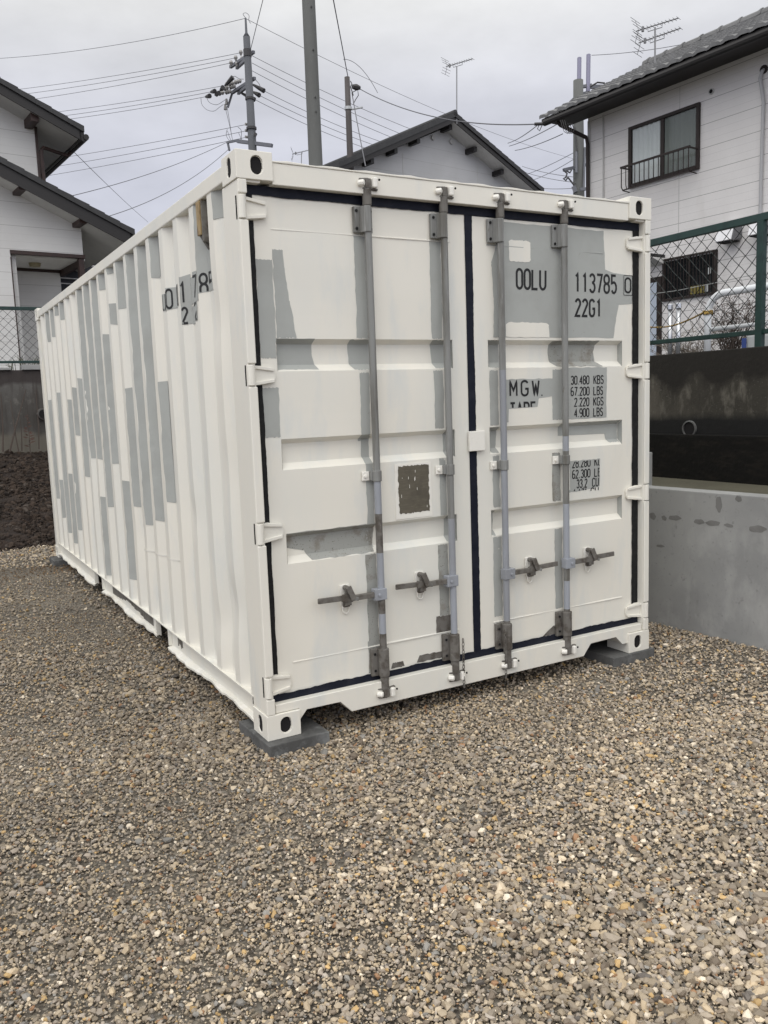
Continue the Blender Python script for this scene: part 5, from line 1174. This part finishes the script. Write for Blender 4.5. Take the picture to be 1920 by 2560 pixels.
# ================================================================ gravel: every stone is geometry
def ico():
    bm = bmesh.new(); bmesh.ops.create_icosphere(bm, subdivisions=1, radius=1); v = np.array([q.co[:] for q in bm.verts]); bm.verts.index_update(); f = np.array([[q.index for q in g_.verts] for g_ in bm.faces]); bm.free(); return v, f
IV, IF = ico()
def stone_mesh(name, P, r, cols, material, flat=(.38, .80), tilt=.35, sink=.25):
    N = len(P); nv = len(IV)
    V = np.repeat(IV[None], N, 0)*(1+rng.uniform(-.34, .30, (N, nv, 1)))
    sc = np.stack([rng.uniform(.85, 1.25, N), rng.uniform(.6, .95, N), rng.uniform(flat[0], flat[1], N)], 1)*r[:, None]
    V = V*sc[:, None, :]
    ya = rng.uniform(0, 2*np.pi, N); ta = rng.normal(0, tilt, N); tb = rng.normal(0, tilt, N)
    def rot(V, a, i, j):
        c, s = np.cos(a)[:, None], np.sin(a)[:, None]; x, y = V[:, :, i].copy(), V[:, :, j].copy(); V[:, :, i] = c*x-s*y; V[:, :, j] = s*x+c*y
    rot(V, ta, 0, 2); rot(V, tb, 1, 2); rot(V, ya, 0, 1)
    off = P.copy(); off[:, 2] += sc[:, 2]*(1-2*sink)
    V = (V+off[:, None, :]).reshape(-1, 3).astype(np.float32)
    F = (IF[None]+(np.arange(N)*nv)[:, None, None]).reshape(-1, 3).astype(np.int32)
    me = bpy.data.meshes.new(name); me.vertices.add(len(V)); me.vertices.foreach_set('co', V.ravel()); me.loops.add(F.size); me.loops.foreach_set('vertex_index', F.ravel())
    me.polygons.add(len(F)); me.polygons.foreach_set('loop_start', np.arange(0, F.size, 3, dtype=np.int32)); me.polygons.foreach_set('loop_total', np.full(len(F), 3, np.int32))
    ca = me.color_attributes.new('Col', 'FLOAT_COLOR', 'POINT'); c4 = np.ones((N, nv, 4), np.float32); c4[:, :, :3] = cols[:, None, :]; ca.data.foreach_set('color', c4.ravel())
    me.polygons.foreach_set('use_smooth', np.zeros(len(F), dtype=bool)); me.materials.append(material); me.update(calc_edges=True); me.validate()
    o = bpy.data.objects.new(name, me); COL.objects.link(o); return o
PAL = np.array([1.78, 1.62, 1.46])*np.array([(.20, .185, .165), (.25, .225, .185), (.155, .14, .118), (.28, .245, .19), (.215, .20, .185), (.33, .30, .25), (.30, .225, .12), (.12, .105, .09), (.15, .155, .16), (.42, .40, .36), (.075, .072, .072), (.19, .12, .075), (.245, .235, .225)])
PW = np.array([.15, .13, .14, .09, .13, .07, .035, .09, .06, .03, .02, .02, .03]); PW /= PW.sum()
def frame_mask(P, margin=420):
    d = P-np.array(CAM); z = d@np.array(FW); u = 960+FPX*(d@np.array(RT))/z; v = 1280-FPX*(d@np.array(UP))/z
    return (z > .3) & (u > -margin) & (u < 1920+margin) & (v > 300) & (v < 2560+margin)
pts = []; rad = []
def scatter(n, x0, x1, y0, y1, dmin, dmax, rmed, rs, pile=0):
    P = np.stack([rng.uniform(x0, x1, n), rng.uniform(y0, y1, n), np.zeros(n)], 1); d = np.hypot(P[:, 0]-CX, P[:, 1]-CY)
    k = (d >= dmin) & (d < dmax) & frame_mask(P)
    k &= ~((P[:, 0] > .35) & (P[:, 0] < 2.5) & (P[:, 1] > .9) & (P[:, 1] < 6.2)) & (P[:, 0] < 3.10-.08*(P[:, 1]+.1)) 
    for (a, b_, c, e) in ((-.008, .275, -.038, .32), (2.14, 2.465, .0, .29), (-.065, .22, 5.73, 6.02)): k &= ~((P[:, 0] > a) & (P[:, 0] < b_) & (P[:, 1] > c) & (P[:, 1] < e))
    k &= (P[:, 1] < 7.28)
    P = P[k]; r = np.exp(rng.normal(np.log(rmed), rs, len(P))); P[:, 2] = rng.uniform(0, pile, len(P)); pts.append(P); rad.append(np.clip(r, .003, .026))
scatter(230000, -4, 4, -3.2, 1.0, 0, 2.7, .0074, .38, .007)
scatter(230000, -4, 4, -3.2, 1.0, 0, 2.7, .0048, .25, .003)
scatter(17000, -4, 4, -3.2, 1.0, 0, 2.7, .0122, .22, .008)
scatter(420000, -5, 4, -3, 3.0, 2.7, 4.4, .0070, .36, .005)
scatter(260000, -6, 4, -2, 5.0, 4.4, 7.0, .0082, .33, .004)
scatter(80000, -7, 3, 0, 7.4, 7.0, 12.5, .0118, .30, .004)
P = np.concatenate(pts); r = np.concatenate(rad)
# bigger, sharper stones to the right foreground; finer compacted stones on the left track
cols = PAL[rng.choice(len(PAL), len(P), p=PW)]*rng.uniform(.78, 1.22, (len(P), 1))
def vnoise(P, s, seed):
    g_ = np.random.default_rng(seed).uniform(0, 1, (64, 64)); x = (P[:, 0]*s) % 63; y = (P[:, 1]*s) % 63; i = x.astype(int); j = y.astype(int); fx, fy = x-i, y-j; fx = fx*fx*(3-2*fx); fy = fy*fy*(3-2*fy)
    return (g_[i, j]*(1-fx)+g_[i+1, j]*fx)*(1-fy)+(g_[i, j+1]*(1-fx)+g_[i+1, j+1]*fx)*fy
r = r*(.66+.50*vnoise(P, .8, 21)); r = r*np.where((P[:, 0] < -.1) & (P[:, 1] > 2.5), .78, 1.0)
damp = np.clip(((P[:, 1]+1.3)/1.5), 0, 1)*np.clip((1.2-P[:, 0])/1.6, 0, 1)*np.clip((6.3-P[:, 1])/.7, 0, 1)      # damp track beside the container, partly the container's shade painted into the stones
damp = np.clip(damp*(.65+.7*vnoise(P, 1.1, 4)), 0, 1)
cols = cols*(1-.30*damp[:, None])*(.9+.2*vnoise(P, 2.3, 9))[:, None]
pud = ((P[:, 0]+.75)/1.0)**2+((P[:, 1]-5.55)/.33)**2
cols[pud < 1] *= np.array([.62, .50, .38]); r[pud < 1] *= .7
cols[:, 2] *= .97
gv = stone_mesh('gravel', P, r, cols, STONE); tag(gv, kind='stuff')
# soil clods on the bank
n = 80000; Q = np.stack([rng.uniform(-7, 1.2, n), rng.uniform(7.2, 9.95, n), np.zeros(n)], 1); Q[:, 2] = bank(Q[:, 0], Q[:, 1])-.006; Q = Q[frame_mask(Q, 900)]
cc = np.array([(.030, .020, .014), (.046, .031, .022), (.019, .013, .010), (.075, .06, .05)])[rng.choice(4, len(Q), p=[.45, .25, .25, .05])]
tag(stone_mesh('soil_clods', Q, np.exp(rng.normal(np.log(.014), .5, len(Q))), cc, CLOD, (.5, .9), .5, .3), kind='stuff')
